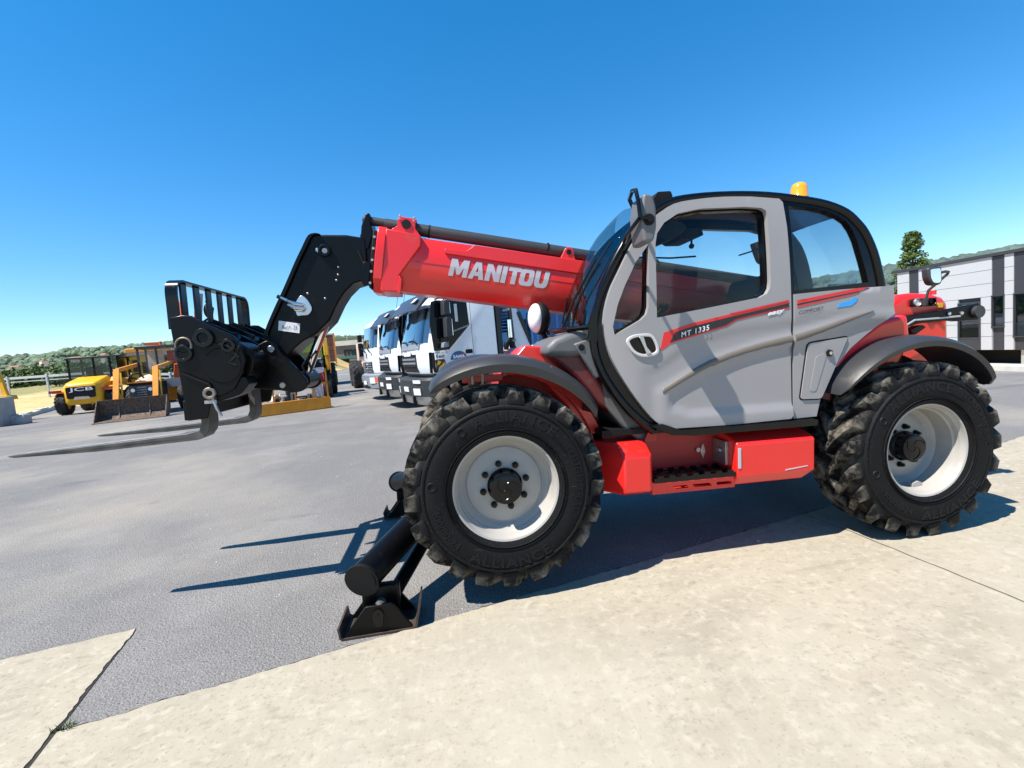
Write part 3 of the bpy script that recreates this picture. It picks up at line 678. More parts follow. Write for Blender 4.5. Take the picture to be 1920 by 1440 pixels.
g = MB(); g.prism([(-.02, .95), (.06, 1.33), (.25, 1.50), (.5, 1.45), (.8, 1.0), (.8, .8), (-.02, .8)], .62, 1.4); g.build('front_tower', 'red_dull', T, bevel=.012)
g = MB(); g.cyl((.13, .43, 1.33), (.13, .46, 1.33), .022); g.build('bolt_head', 'red', T)
for x in (-.16, -.09): g = MB(); g.bx(x, x+.015, .40, .415, 1.26, 1.40); g.build('fender_stay', 'steel_dull', T)
g = MB(); g.bx(-.22, .06, .415, .44, 1.27, 1.32); g.build('fender_bracket', 'red', T, bevel=.005)
# lower red boxes: angled front box, recessed panel, toolbox
g = MB()
zs = [(.475, .045), (.50, .0), (.735, .0), (.815, .11)]
rings = []
for z, ins in zs:
    rings.append([(.50, .50, z), (.565, .42+ins*.4, z), (.80, .105+ins, z), (.975-ins*.3, .105+ins, z), (1.0, .13+ins, z), (1.0, .50, z)])
g.loft(rings); g.build('side_box', 'red', T, bevel=.008)
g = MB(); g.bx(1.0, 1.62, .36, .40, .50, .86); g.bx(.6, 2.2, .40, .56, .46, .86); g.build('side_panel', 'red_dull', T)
rings = []
for x in (1.60, 2.19):
    c = .0 if x < 2 else .035
    rings.append([(x, .105, .545-.0), (x, .105, .765), (x, .14, .79), (x, .38, .845), (x, .40, .845), (x, .40, .47), (x-c*1.8, .16, .47)])
g = MB(); g.loft(rings); tb = g.build('toolbox', 'red', T, bevel=.012, seg=3)
g = MB(); g.prism([(1.96, .555), (2.13, .572), (2.13, .578), (1.96, .563)], .1025, .106); g.build('label_strip', 'silver_letter', tb)
g = MB(); g.prism([(1.605, .60), (1.625, .60), (1.625, .74), (1.605, .74)], .10, .104); g.build('reflector', 'silver_letter', tb)
g = MB(); g.bx(1.575, 1.60, .20, .36, .60, .77); g.cyl((1.575, .26, .70), (1.555, .26, .70), .02); g.build('toolbox_hinge', 'steel_dull', tb, bevel=.004)
g = MB(); g.prism(roundp([(1.47, .68), (1.49, .74), (1.51, .68), (1.49, .62)], .008), .345, .36); g.cyl((1.455, .345, .69), (1.455, .36, .69), .016); g.build('latch', 'steel_dull', T)
# step: serrated tread, red lower rail with slots
g = MB()
def serr(x0, x1, z, amp, n):
    top = []
    for i in range(n):
        a = x0+(x1-x0)*i/n; w_ = (x1-x0)/n
        top += [(a, z), (a+w_*.25, z), (a+w_*.32, z+amp), (a+w_*.75, z+amp), (a+w_*.82, z)]
    return top+[(x1, z)]
for y in (.115, .205, .295):
    t = serr(1.005, 1.595, .575, .016, 7); g.prism([(1.005, .545)]+t+[(1.595, .545)], y, y+.014)
for x in (1.01, 1.2, 1.4, 1.58): g.bx(x, x+.014, .13, .295, .548, .57)
g.build('step_tread', 'black_gloss', T)
g = MB(); g.sheet([(1.0, .475), (1.6, .475), (1.6, .545), (1.0, .545)], [[(1.17, .487), (1.26, .487), (1.25, .508), (1.15, .508)], [(1.30, .487), (1.43, .487), (1.42, .508), (1.29, .508)], [(1.47, .487), (1.58, .487), (1.575, .508), (1.465, .508)]], .3, lambda x, z: .14, .02, grid=False)
g.bx(1.0, 1.6, .14, .40, .462, .474); g.build('step_rail', 'red', T)

# ---- cab
arc = [(1.02, .87), (.86, 1.015), (.74, 1.18), (.66, 1.35), (.63, 1.54), (.65, 1.70), (.69, 1.84), (.77, 2.01), (.85, 2.14), (.91, 2.22), (1.05, 2.35), (1.20, 2.43), (1.39, 2.465), (1.65, 2.48), (1.92, 2.475), (2.19, 2.445), (2.38, 2.41), (2.53, 2.35), (2.62, 2.27), (2.68, 2.19), (2.74, 2.05), (2.78, 1.89), (2.80, 1.78)]
ARC = catmull(arc, 3)
door = [(1.13, .905), (1.06, .94), (.98, 1.02), (.87, 1.17), (.77, 1.35), (.72, 1.50), (.71, 1.65), (.75, 1.82), (.82, 1.96), (.91, 2.12), (1.01, 2.24), (1.09, 2.31), (1.22, 2.385), (1.39, 2.415), (1.58, 2.43), (1.78, 2.43)]
DOOR = catmull(door, 3)+[(1.98, 2.415), (2.005, 2.39), (2.02, 2.22), (2.03, 1.76), (2.04, .93), (2.02, .91), (1.56, .90)]
win = [(1.06, 1.645), (1.065, 2.0), (1.07, 2.12), (1.085, 2.19), (1.14, 2.26), (1.24, 2.32), (1.40, 2.35), (1.72, 2.36), (1.84, 2.352), (1.872, 2.335), (1.88, 2.30), (1.88, 2.10), (1.88, 1.86), (1.872, 1.81), (1.85, 1.775), (1.80, 1.752), (1.4, 1.692)]
qwin = [(1.022, 2.12), (1.005, 1.72), (.99, 1.67), (.95, 1.635), (.775, 1.545), (.765, 1.60), (.80, 1.74), (.85, 1.86), (.93, 2.01)]
rgl = [(2.08, 2.375), (2.24, 2.365), (2.36, 2.34), (2.46, 2.30), (2.52, 2.26), (2.56, 2.20), (2.59, 2.13), (2.635, 1.97), (2.67, 1.835), (2.40, 1.815), (2.09, 1.795)]
def grow(poly, d):
    o = []; n = len(poly); A = sum(poly[i][0]*poly[(i+1) % n][1]-poly[(i+1) % n][0]*poly[i][1] for i in range(n)); sg = 1 if A > 0 else -1
    for i in range(n):
        a, b, c = Vector(poly[i-1]), Vector(poly[i]), Vector(poly[(i+1) % n]); t = ((b-a).normalized()+(c-b).normalized())
        t = t.normalized() if t.length > 1e-6 else (b-a).normalized(); o.append((b.x+t.y*d*sg, b.y-t.x*d*sg))
    return o
zmould = [(1.08, 1.14), (1.14, 1.17), (1.30, 1.255), (1.48, 1.335), (1.75, 1.40), (2.04, 1.455), (2.62, 1.60)]
zcrest = [(.9, 1.33), (1.06, 1.35), (1.3, 1.50), (1.6, 1.565), (2.04, 1.605), (2.9, 1.70)]
def ysurf(x, z):
    y = .13+(.05*((z-1.75)/.7)**2 if z > 1.75 else 0)+(.05*((.95-x)/.3)**2 if x < .95 else 0)
    y += .008*sst((interp(zcrest, x)-z)/.07)*sst((x-.9)/.15)
    y -= .014*sst((interp(zmould, x)+.06-z)/.05)*sst((x-1.0)/.1)
    y += .019*sst(min(interp(zmould, x)-.015-z, z-.975-max(0, (1.28-x))*.35, x-1.12)/.045)*(1 if x < 2.045 else 0)
    if x > 2.045: y += .02*sst((interp(zmould, x)-.02-z)/.06)
    return y
g = MB(); g.sheet(DOOR, [win, qwin], .028, ysurf, .035); dr = g.build('door', 'grey_panel', T, smooth=50)
g = MB(); rear = [(2.055, 1.765), (2.4, 1.785), (2.83, 1.80), (2.835, 1.605), (2.78, 1.565), (2.63, 1.47), (2.50, 1.375), (2.40, 1.27), (2.32, 1.15), (2.265, 1.03), (2.235, .91), (2.055, .905)]
g.sheet(rear, (), .03, ysurf, .035); rp = g.build('rear_side_panel', 'grey_panel', T, smooth=50)
# black structural frame, near and far side
outer = ARC+[(2.05, 1.755), (2.05, .885), (1.5, .875)]
gw = [(p[0], p[1]) for p in win]
FARW = [(.80, 1.62), (.83, 1.78), (.93, 1.99), (1.06, 2.18), (1.22, 2.29), (1.40, 2.345), (1.80, 2.365), (2.20, 2.35), (2.42, 2.30), (2.53, 2.22), (2.60, 2.08), (2.66, 1.83), (2.2, 1.70), (1.4, 1.60), (1.0, 1.58)]
for y0, inner in ((.172, True), (.80, False)):
    lean = lambda x, z, s=(1 if inner else -1), y=y0: y+s*(.05*((z-1.75)/.7)**2 if z > 1.75 else 0)+s*(.05*((.95-x)/.3)**2 if x < .95 else 0)
    g = MB(); g.sheet(outer, [grow(win, -.012), grow(qwin, -.010), grow(rgl, 0)] if inner else [FARW], .045, lean, .05); g.build('cab_frame', 'black_gloss', T, smooth=45)
    for nm, pl in (('side_window', grow(win, .004)), ('quarter_window', grow(qwin, .004)), ('rear_quarter_window', grow(rgl, .01))) if inner else (('side_window', grow(FARW, .006)),):
        g = MB(); g.sheet(pl, (), .08, lambda x, z: lean(x, z)+.022, .004); g.build(nm, 'glass_tint' if 'rear' in nm or not inner else 'glass_clear', T, smooth=50)
# rounded front pillar tube and roof edge that follow the arc, near and far
def arcpath(i0, i1, y, inset=.02):
    o = []
    for i in range(i0, i1):
        a = Vector(ARC[max(i-1, 0)]); b = Vector(ARC[min(i+1, len(ARC)-1)]); t = (b-a).normalized(); p = ARC[i]; n_ = Vector((t.y, -t.x))
        o.append((p[0]+n_.x*inset, y+(.05*((p[1]-1.75)/.7)**2 if p[1] > 1.75 else 0)*(1 if y < .5 else -1)+(.05*((.95-p[0])/.3)**2 if p[0] < .95 else 0)*(1 if y < .5 else -1), p[1]+n_.y*inset))
    return o
for y in (.175, .83):
    g = MB(); g.tube(arcpath(0, len(ARC), y, .026), .030, 10); g.build('cab_pillar', 'black_gloss', T, smooth=60)
# roof and rear shell across the cab
def band(i0, i1, th, y0=.19, y1=.815, crown=.0, mat='black_gloss', name='roof'):
    g = MB(); rings = []
    for i in range(i0, i1):
        a = Vector(ARC[max(i-1, 0)]); b = Vector(ARC[min(i+1, len(ARC)-1)]); t = (b-a).normalized(); n_ = Vector((t.y, -t.x)); p = Vector(ARC[i]); sec = []
        yy0 = y0+(.05*((p.y-1.75)/.7)**2 if p.y > 1.75 else 0); yy1 = y1-(.05*((p.y-1.75)/.7)**2 if p.y > 1.75 else 0)
        ys_ = [yy0+(yy1-yy0)*k/8 for k in range(9)]
        for y in ys_: c = crown*(1-((y-.5)/.33)**2); sec.append((p.x-n_.x*c, y, p.y-n_.y*c))
        for y in ys_[::-1]: c = crown*(1-((y-.5)/.33)**2)-th; sec.append((p.x-n_.x*c, y, p.y-n_.y*c))
        rings.append(sec)
    g.loft(rings); return g.build(name, mat, T, smooth=50)
def idx(x, z): return min(range(len(ARC)), key=lambda i: (ARC[i][0]-x)**2+(ARC[i][1]-z)**2)
i_b, i_t, i_r = idx(.63, 1.56), idx(1.05, 2.35), idx(2.53, 2.35)
band(i_t, i_r+1, .05, crown=.012); 
band(i_t+3, i_r, .012, y0=.215, y1=.79, crown=-.062, mat='headliner', name='headliner')
band(i_r, len(ARC), .006, mat='glass_rear', name='rear_window')
# curved windscreen
g = MB(); rings = []
for i in range(i_b, i_t+1):
    p = Vector(ARC[i]); a = Vector(ARC[i-1]); b = Vector(ARC[i+1]); t = (b-a).normalized(); n_ = Vector((t.y, -t.x)); sec = []
    for k in range(11):
        y = .20+.60*k/10; c = .10*(1-((y-.5)/.30)**2)+.004; sec.append((p.x-n_.x*c, y+(.03 if k == 0 else (-.03 if k == 10 else 0))*0, p.y-n_.y*c))
    for k in range(10, -1, -1):
        y = .20+.60*k/10; c = .10*(1-((y-.5)/.30)**2)-.002; sec.append((p.x-n_.x*c, y, p.y-n_.y*c))
    rings.append(sec)
g.loft(rings); ws = g.build('windscreen', 'glass_screen', T, smooth=60)
# wiper on the windscreen
g = MB(); g.tube([(.50, .42, 1.62), (.57, .36, 1.80), (.71, .28, 2.06)], .008, 6); g.tube([(.545, .30, 1.72), (.66, .24, 1.95), (.80, .22, 2.16)], .006, 6); g.tube([(.52, .50, 1.65), (.55, .46, 1.83)], .006, 6)
g.build('wiper', 'black_matt', T)
g = MB(); g.tube([(.47, .75, 1.60), (.44, .5, 1.60), (.50, .28, 1.60), (.66, .17, 1.61)], .018, 8); g.prism(roundp([(.60, 1.52), (.655, 1.50), (.665, 1.70), (.64, 1.71), (.60, 1.62)], .01), .15, .17); g.build('windscreen_bar', 'black_gloss', T)
# sill
g = MB(); g.prism(roundp([(.99, .935), (1.13, .865), (1.3, .85), (2.19, .853), (2.21, .86), (2.21, .895), (2.19, .90), (1.2, .895), (1.07, .945)], .006, 2), .10, .30); g.build('sill', 'black_gloss', T, bevel=.008)
# cowl in front of the cab
cw = [(.32, 1.43), (.345, 1.50), (.40, 1.545), (.52, 1.585), (.70, 1.61), (.72, 1.42), (.60, 1.42), (.50, 1.41)]
g = MB(); g.prism(cw, .25, .85); g.build('front_cowl', 'cowl_plastic', T, bevel=.045, seg=4)
g = MB(); g.prism([(.36, 1.44), (.66, 1.44), (.72, 1.25), (.90, 1.02), (.80, 1.0), (.69, 1.08), (.53, 1.28)], .285, .85); g.build('front_panel', 'red_shaded', T, bevel=.03, seg=3)
g = MB(); g.prism([(.72, 1.25), (.86, 1.10), (1.12, .87), (1.10, .82), (.98, .80), (.86, .91), (.74, 1.07)], .275, .85); g.build('lower_cowl', 'cowl_plastic', T, bevel=.02, seg=3)
g = MB(); g.prism([(.52, 1.50), (.64, 1.535), (.66, 1.40), (.70, 1.27), (.66, 1.26), (.57, 1.42)], .235, .27); o = g.build('cowl_corner', 'cowl_plastic', T, bevel=.012)
g = MB(); g.cyl((.575, .23, 1.475), (.575, .245, 1.475), .022); g.cyl((.575, .225, 1.475), (.575, .24, 1.475), .009); g.build('rubber_plug', 'black_matt', T)
g = MB(); g.prism(roundp([(.99, .80), (1.03, .88), (1.09, .87), (1.09, .80)], .02, 3), .235, .26); g.build('side_marker', 'red_dull', T, bevel=.006)
# door details
def strip(pts_lo, pts_up, name, mat, parent, proud, th=.004):
    g = MB(); n = len(pts_lo)
    rings = [[(a[0], ysurf(*a)-proud, a[1]), (b[0], ysurf(*b)-proud, b[1]), (b[0], ysurf(*b)-proud+th, b[1]), (a[0], ysurf(*a)-proud+th, a[1])] for a, b in zip(pts_lo, pts_up)]
    g.loft(rings); return g.build(name, mat, parent, smooth=40)
def moulding(pts, ws_, parent):
    g = MB(); rings = []
    P = catmull([(a, b) for a, b in pts], 4); n = len(P)
    for i, p in enumerate(P):
        t = i/(n-1); w_ = interp(ws_, t)
        yb = ysurf(p[0], p[1]+.03)
        rings.append([(p[0], yb+.016, p[1]-w_/2), (p[0], yb-.004, p[1]-w_*.40), (p[0], yb-.014, p[1]-w_*.15), (p[0], yb-.014, p[1]+w_*.15), (p[0], yb-.004, p[1]+w_*.42), (p[0], yb+.016, p[1]+w_/2)])
    g.loft(rings); return g.build('moulding', 'tan_strip', parent, smooth=60)
moulding([(1.085, 1.155), (1.12, 1.172), (1.30, 1.265), (1.48, 1.34), (1.75, 1.41), (2.035, 1.46)], [(0, .025), (.04, .058), (1, .064)], dr)
moulding([(2.06, 1.462), (2.3, 1.525), (2.52, 1.59), (2.66, 1.63)], [(0, .064), (.5, .05), (1, .012)], rp)
# stripe decals
def decal(poly, mat, name, parent, proud=.003):
    g = MB(); g.sheet(poly, (), .04, lambda x, z: ysurf(x, z)-proud, .002); return g.build(name, mat, parent, smooth=40)
decal([(1.075, 1.425), (1.105, 1.545), (1.31, 1.60), (1.6, 1.652), (2.01, 1.722), (2.01, 1.668), (1.72, 1.622), (1.62, 1.602), (1.55, 1.567), (1.30, 1.508), (1.15, 1.472)], 'decal_red', 'stripe', dr, .0025)
decal([(1.145, 1.480), (1.185, 1.545), (1.31, 1.578), (1.6, 1.634), (2.01, 1.706), (2.01, 1.682), (1.72, 1.634), (1.615, 1.613), (1.545, 1.577), (1.30, 1.519)], 'decal_black', 'stripe', dr, .0050)
decal([(1.57, 1.652), (2.01, 1.728), (2.01, 1.718), (1.6, 1.648)], 'decal_red', 'stripe', dr, .0045)
put_text('lettering', 'MT 1335', 'white_sticker', dr, (1.222, .121, 1.508), (1, 0, .21), (-.1, 0, 1), .205, .034, bold=.02, shear=.15, space=1.2)
put_text('lettering', 'easy', 'white_sticker', dr, (1.85, .1265, 1.618), (1, 0, .17), (0, 0, 1), .13, .028, bold=.04, shear=.3)
decal([(2.075, 1.722), (2.55, 1.792), (2.63, 1.795), (2.56, 1.772), (2.075, 1.70)], 'decal_red', 'stripe', rp, .003)
decal([(2.075, 1.697), (2.55, 1.769), (2.555, 1.764), (2.075, 1.688)], 'decal_black', 'stripe', rp, .003)
decal([(2.075, 1.684), (2.5, 1.752), (2.55, 1.76), (2.5, 1.745), (2.075, 1.672)], 'decal_red', 'stripe', rp, .003)
put_text('lettering', 'COMFORT', 'decal_black', rp, (2.085, ysurf(2.1, 1.63)-.004, 1.625), (1, 0, .13), (0, 0, 1), .19, .024, bold=.0, shear=.2)
decal([(2.38, 1.662), (2.40, 1.69), (2.49, 1.708), (2.50, 1.722), (2.54, 1.725), (2.53, 1.70), (2.49, 1.672)], 'decal_blue', 'sticker', rp, .003)
# handle
g = MB(); ov = catmull([(.845, 1.50), (.88, 1.535), (.95, 1.545), (1.02, 1.535), (1.06, 1.47), (1.062, 1.42), (1.02, 1.395), (.94, 1.395), (.88, 1.43)], 4, True)
ys0 = ysurf(.95, 1.47)
g.sheet(ov, [grow(ov, -.020)], .03, lambda x, z: ysurf(x, z)-.014, .03, grid=False); hb = g.build('handle', 'grey_light', dr, bevel=.004)
g = MB(); g.sheet(grow(ov, -.019), (), .05, lambda x, z: ysurf(x, z)-.003, .002, grid=False); g.build('handle_recess', 'black_gloss', hb)
g = MB(); g.prism(roundp([(.925, 1.525), (.955, 1.53), (.975, 1.46), (1.01, 1.415), (.975, 1.41), (.955, 1.46)], .008), ys0-.022, ys0-.004); g.build('lever', 'steel', hb, bevel=.004)
# rear panel hatch and lock
hp = roundp([(2.165, 1.425), (2.475, 1.455), (2.265, 1.035), (2.105, 1.04)], .02, 3)
g = MB(); g.sheet(hp, (), .05, lambda x, z: ysurf(x, z)-.010, .03, grid=True); ht = g.build('hatch', 'grey_panel', rp, bevel=.004)
g = MB(); g.sheet(grow(hp, .010), (), .05, lambda x, z: ysurf(x, z)-.002, .004); g.build('hatch_gap', 'black_matt', rp)
g = MB(); g.sheet(roundp([(2.22, 1.33), (2.31, 1.36), (2.22, 1.09), (2.17, 1.09)], .02), (), .05, lambda x, z: ysurf(x, z)-.013, .004); g.build('hatch_pressing', 'grey_panel', ht)
y_ = ysurf(2.32, 1.35); g = MB(); g.cyl((2.32, y_-.011, 1.35), (2.32, y_-.022, 1.35), .026, n=6); g.build('lock', 'black_gloss', ht)
g = MB(); g.cyl((2.32, y_-.022, 1.35), (2.32, y_-.03, 1.35), .012, n=10); g.build('lock_core', 'steel', ht)
# interior
g = MB(); g.bx(.70, 2.2, .25, .79, .86, .90); g.build('cab_floor', 'black_matt', T)
g = MB(); g.prism([(.68, 1.56), (.95, 1.60), (1.0, 1.50), (.95, 1.2), (.78, 1.2)], .24, .79); g.build('dashboard', 'black_matt', T, bevel=.02)
g = MB()
g.prism(roundp([(1.50, 1.30), (1.95, 1.26), (1.98, 1.38), (1.50, 1.42)], .04, 4), .30, .74); g.prism(roundp([(1.86, 1.34), (1.60+.40, 1.32), (2.10, 1.80), (2.06, 1.93), (1.98, 1.94), (1.90, 1.72)], .05, 4), .30, .74); g.bx(1.6, 1.9, .38, .66, .9, 1.3); g.build('seat', 'fabric_grey', T, bevel=.02)
g = MB(); cc = Vector((1.14, .48, 1.66)); nn = Vector((-.55, 0, .83)).normalized(); a = Vector((.83, 0, .55)).normalized(); b = Vector((0, 1, 0))
g.tube([cc+(a*math.cos(t)+b*math.sin(t))*.17 for t in [2*math.pi*i/24 for i in range(25)]], .016, 8)
for t in (0.3, 2.3, 4.4): g.tube([cc, cc+(a*math.cos(t)+b*math.sin(t))*.165], .012, 6)
g.cyl(cc, cc-nn*.25, .03, .045); g.ball(cc+(a*math.cos(3.4)+b*math.sin(3.4))*.165+nn*.05, .028); g.build('steering_wheel', 'black_matt', T)
g = MB(); g.prism(roundp([(1.09, 2.22), (1.10, 2.28), (1.22, 2.32), (1.32, 2.30), (1.36, 2.26), (1.30, 2.20), (1.20, 2.165)], .015), .26, .5); g.build('roof_console', 'black_matt', T, bevel=.01)
g = MB(); g.prism(roundp([(1.40, 2.26), (1.44, 2.31), (1.60, 2.31), (1.62, 2.26), (1.56, 2.235), (1.44, 2.235)], .012), .5, .75); g.tube([(1.55, .55, 2.24), (1.55, .55, 2.2)], .008); g.ball((1.55, .55, 2.19), .02); g.build('radio_panel', 'black_matt', T)
g = MB()
for k in range(5): g.bx(1.19+k*.05, 1.215+k*.05, .55, .76, 2.335+k*.008, 2.345+k*.008)
g.build('roof_grille', 'grey_light', T)
g = MB(); g.tube([(1.2, .77, 2.16), (1.5, .785, 2.15), (1.72, .79, 2.16)], .007, 6); g.build('grab_rail', 'black_matt', T)
# roof lamp, beacon, mirror
g = MB(); g.prism(roundp([(1.085, 2.36), (1.10, 2.43), (1.14, 2.485), (1.235, 2.49), (1.25, 2.45), (1.17, 2.42)], .012), .24, .38); wl = g.build('work_lamp', 'black_matt', T, bevel=.008)
g = MB(); g.bx(1.10, 1.13, .25, .37, 2.385, 2.44); g.build('lamp_glass', 'lamp_white', wl)
g = MB(); g.lathe([(.062, 0), (.062, .01), (.058, .015), (.056, .075), (.045, .105), (.02, .118), (.001, .12)], 24, (2.36, .45, 2.50), 'z'); bc = g.build('beacon', 'amber', T, smooth=50)
g = MB(); g.lathe([(.07, -.10), (.07, .0), (.06, .012)], 20, (2.36, .45, 2.492), 'z'); g.build('beacon_base', 'black_matt', bc)
mh = MB()
pts = roundp([(.835, 2.055), (.895, 2.06), (.915, 2.14), (.915, 2.25), (.895, 2.32), (.84, 2.33), (.822, 2.20)], .02, 3)
mh.prism(pts, -.205, -.03); mi = mh.build('door_mirror', 'mirror_grey', T, bevel=.018, seg=3)
g = MB(); g.bx(.905, .92, -.165, -.045, 2.09, 2.29); g.build('mirror_glass', 'chrome', mi)
g = MB(); g.cyl((.865, -.217, 2.18), (.865, -.20, 2.18), .032, n=20); g.cyl((.865, -.23, 2.18), (.865, -.21, 2.18), .018); g.build('mirror_pivot', 'black_matt', mi)
g = MB(); g.tube([(.81, -.215, 2.19), (.80, -.22, 2.28), (.80, -.19, 2.35), (.805, -.13, 2.365)], .012, 8); g.tube([(.81, -.215, 2.19), (.865, -.22, 2.18)], .010, 6); g.tube([(.805, -.13, 2.365), (.84, .0, 2.36), (.98, .20, 2.30)], .013, 8); g.tube([(.81, -.21, 2.19), (.80, -.05, 2.14), (.86, .17, 2.12)], .012, 8); g.build('mirror_arm', 'black_gloss', mi)
# headlamp on the front cowl
g = MB(); g.ball((.41, .74, 1.71), (.075, .12, .125), 20, 12); hl = g.build('headlamp', 'black_matt', T, smooth=60)
g = MB(); g.ball((.372, .725, 1.712), (.060, .11, .112), 20, 12); g.build('lamp_lens', 'lamp_white', hl, smooth=60)
g = MB(); g.tube([(.42, .74, 1.62), (.45, .74, 1.54)], .02); g.build('lamp_stem', 'black_matt', hl)
# ---- boom: its own axis, s along the boom to the rear, n up, from the front top edge
BA = Vector((.987, 0, -.1607)); BN = Vector((.1607, 0, .987)); BO = Vector((-.735, 0, 2.408))
def bt(s, y, n): p = BO+BA*s+BN*n; return (p.x, y, p.z)
def bsec(s, near, grow_=0.0):
    """boom section ring at s"""
    e = grow_; h = [(.90, -.415-e), (.855-e, -.335-e*.5), (.843-e, -.19), (.852-e, -.03), (.872-e*.6, 0+e)]
    return [bt(s, y, n) for y, n in h]+[bt(s, 2-y, n) for y, n in h[::-1]]
g = MB(); g.loft([bsec(.0, 0), bsec(3.95, 0)]); bm_ = g.build('boom', 'red', T, bevel=.006)
g = MB(); g.loft([bsec(-.03, 0, .035), bsec(.035, 0, .035)]); g.build('front_flange', 'red', bm_, bevel=.006)
# collar plate with its diagonal rear edge on the near and far side, top saddle
def onb(poly, y0, y1): 
    g = MB(); n = len(poly); g.add([bt(s, y0, m_) for s, m_ in poly]+[bt(s, y1, m_) for s, m_ in poly], [tuple(range(n)), tuple(range(2*n-1, n-1, -1))]+[(i, (i+1) % n, n+(i+1) % n, n+i) for i in range(n)]); return g
for y0, y1 in ((.822, .86), (1.14, 1.178)):
    onb([(.03, .02), (.285, .008), (.292, -.07), (.155, -.31), (.165, -.43), (.03, -.445)], y0, y1).build('collar_plate', 'red', bm_, bevel=.008)
onb([(.165, -.43), (.03, -.445), (.03, -.40), (.165, -.395)], .86, 1.14).build('collar_plate', 'red', bm_, bevel=.006)
onb([(.155, -.31), (.155, -.445), (.18, -.445), (.18, -.33)], .815, .86).build('collar_rib', 'red', bm_, bevel=.004)
for y0, y1 in ((.845, .875), (1.125, 1.155)):
    g = onb(roundp([(.045, -.01), (.075, .035), (.105, .05), (.105, .125), (.235, .125), (.235, .055), (.26, .03), (.29, -.01)], .012, 3), y0, y1); g.build('saddle', 'red', bm_, bevel=.006)
onb([(.10, .112), (.24, .112), (.24, .13), (.10, .13)], .875, 1.125).build('saddle_bridge', 'red', bm_, bevel=.004)
g = MB(); g.cyl(bt(.17, .835, .075), bt(.17, .85, .075), .034, n=20); g.build('saddle_bore', 'black_matt', bm_)
for s_ in (.115, .22): 
    g = MB(); g.cyl(bt(s_, .86, .13), bt(s_, .86, .142), .010, n=6); g.cyl(bt(s_, .84, .11), bt(s_, .835, .11), .010, n=6); g.build('bolt_head', 'steel_dull', bm_)
# reinforcing plate along the upper side and the long weld crease
for y0, y1 in ((.832, .856), (1.144, 1.168)):
    pl = [(.47, -.062), (.63, -.060), (.665, -.03), (.69, -.005), (3.6, -.005), (3.6, -.115), (2.2, -.115), (.47, -.098)]
    onb(roundp(pl, .012, 3), y0, y1).build('reinforcement_plate', 'red', bm_, bevel=.004)
onb([(.26, -.186), (3.9, -.186), (3.9, -.190), (.26, -.190)], .8405, .846).build('weld_seam', 'red_dull', bm_)
# name on the boom side (the side is almost flat here)
GL = {'M': (1.30, [[(0, 0), (0, 1), (.42, 1), (.65, .55), (.88, 1), (1.30, 1), (1.30, 0), (.97, 0), (.97, .55), (.75, .12), (.55, .12), (.33, .55), (.33, 0)]]),
      'A': (1.12, [[(0, 0), (.36, 1), (.76, 1), (1.12, 0), (.78, 0), (.72, .19), (.40, .19), (.34, 0)], [(.47, .42), (.65, .42), (.56, .74)]]),
      'N': (1.06, [[(0, 0), (0, 1), (.36, 1), (.72, .47), (.72, 1), (1.06, 1), (1.06, 0), (.72, 0), (.34, .55), (.34, 0)]]),
      'I': (.35, [[(0, 0), (0, 1), (.35, 1), (.35, 0)]]),
      'T': (.94, [[(.30, 0), (.30, .74), (0, .74), (0, 1), (.94, 1), (.94, .74), (.64, .74), (.64, 0)]]),
      'O': (1.02, [roundp([(0, 0), (0, 1), (1.02, 1), (1.02, 0)], .30, 5), roundp([(.35, .24), (.35, .76), (.67, .76), (.67, .24)], .12, 4)]),
      'U': (1.02, [[(0, 1), (.35, 1), (.35, .33), (.40, .25), (.51, .22), (.62, .25), (.67, .33), (.67, 1), (1.02, 1), (1.02, .30), (.95, .10), (.78, 0), (.24, 0), (.07, .10), (0, .30)]])}
tw = sum(GL[c][0] for c in 'MANITOU')+6*.09-.09-.04; px_ = 0
for ci, c in enumerate('MANITOU'):
    w_, loops = GL[c]; g = MB(); g.sheet(loops[0], loops[1:], .12, lambda x, z: 0, .004, grid=False); o_ = px_
    def place(x, y, z, o_=o_):
        n_ = -.258+z*.132; s_ = .515+(x+o_+.16*z)/(tw+.16)*.785; yy = .843+(.009*(n_+.19)/.16 if n_ > -.19 else .012*(-.19-n_)/.145); return bt(s_, yy-.0045+y, n_)
    g.xf(place).build('letter', 'silver_letter', bm_, smooth=0)
    px_ += w_+(.09 if c != 'T' else -.04)
# lifting lug
g = onb(catmull([(1.36, -.03), (1.385, .035), (1.40, .075), (1.43, .09), (1.46, .075), (1.475, .035), (1.50, -.03)], 3), .845, .870); g.build('lifting_lug', 'red', bm_, bevel=.004)
g = MB(); g.cyl(bt(1.43, .838, .05), bt(1.43, .845, .05), .020, n=16); g.build('lug_hole', 'black_matt', bm_)
# hose tube on top
g = MB(); g.cyl(bt(-.13, .95, .088), bt(-.0, .95, .085), .032, n=20); g.cyl(bt(.0, .95, .075), bt(3.6, .95, .055), .046, n=24); g.ball(bt(-.135, .95, .088), .036); g.build('hose_tube', 'plastic_dark', bm_, smooth=50)
for s_ in (.33, 1.27, 2.2): 
    g = MB(); g.cyl(bt(s_, .95, .073), bt(s_+.012, .95, .073), .049, n=24); g.build('tube_clamp', 'black_matt', bm_)
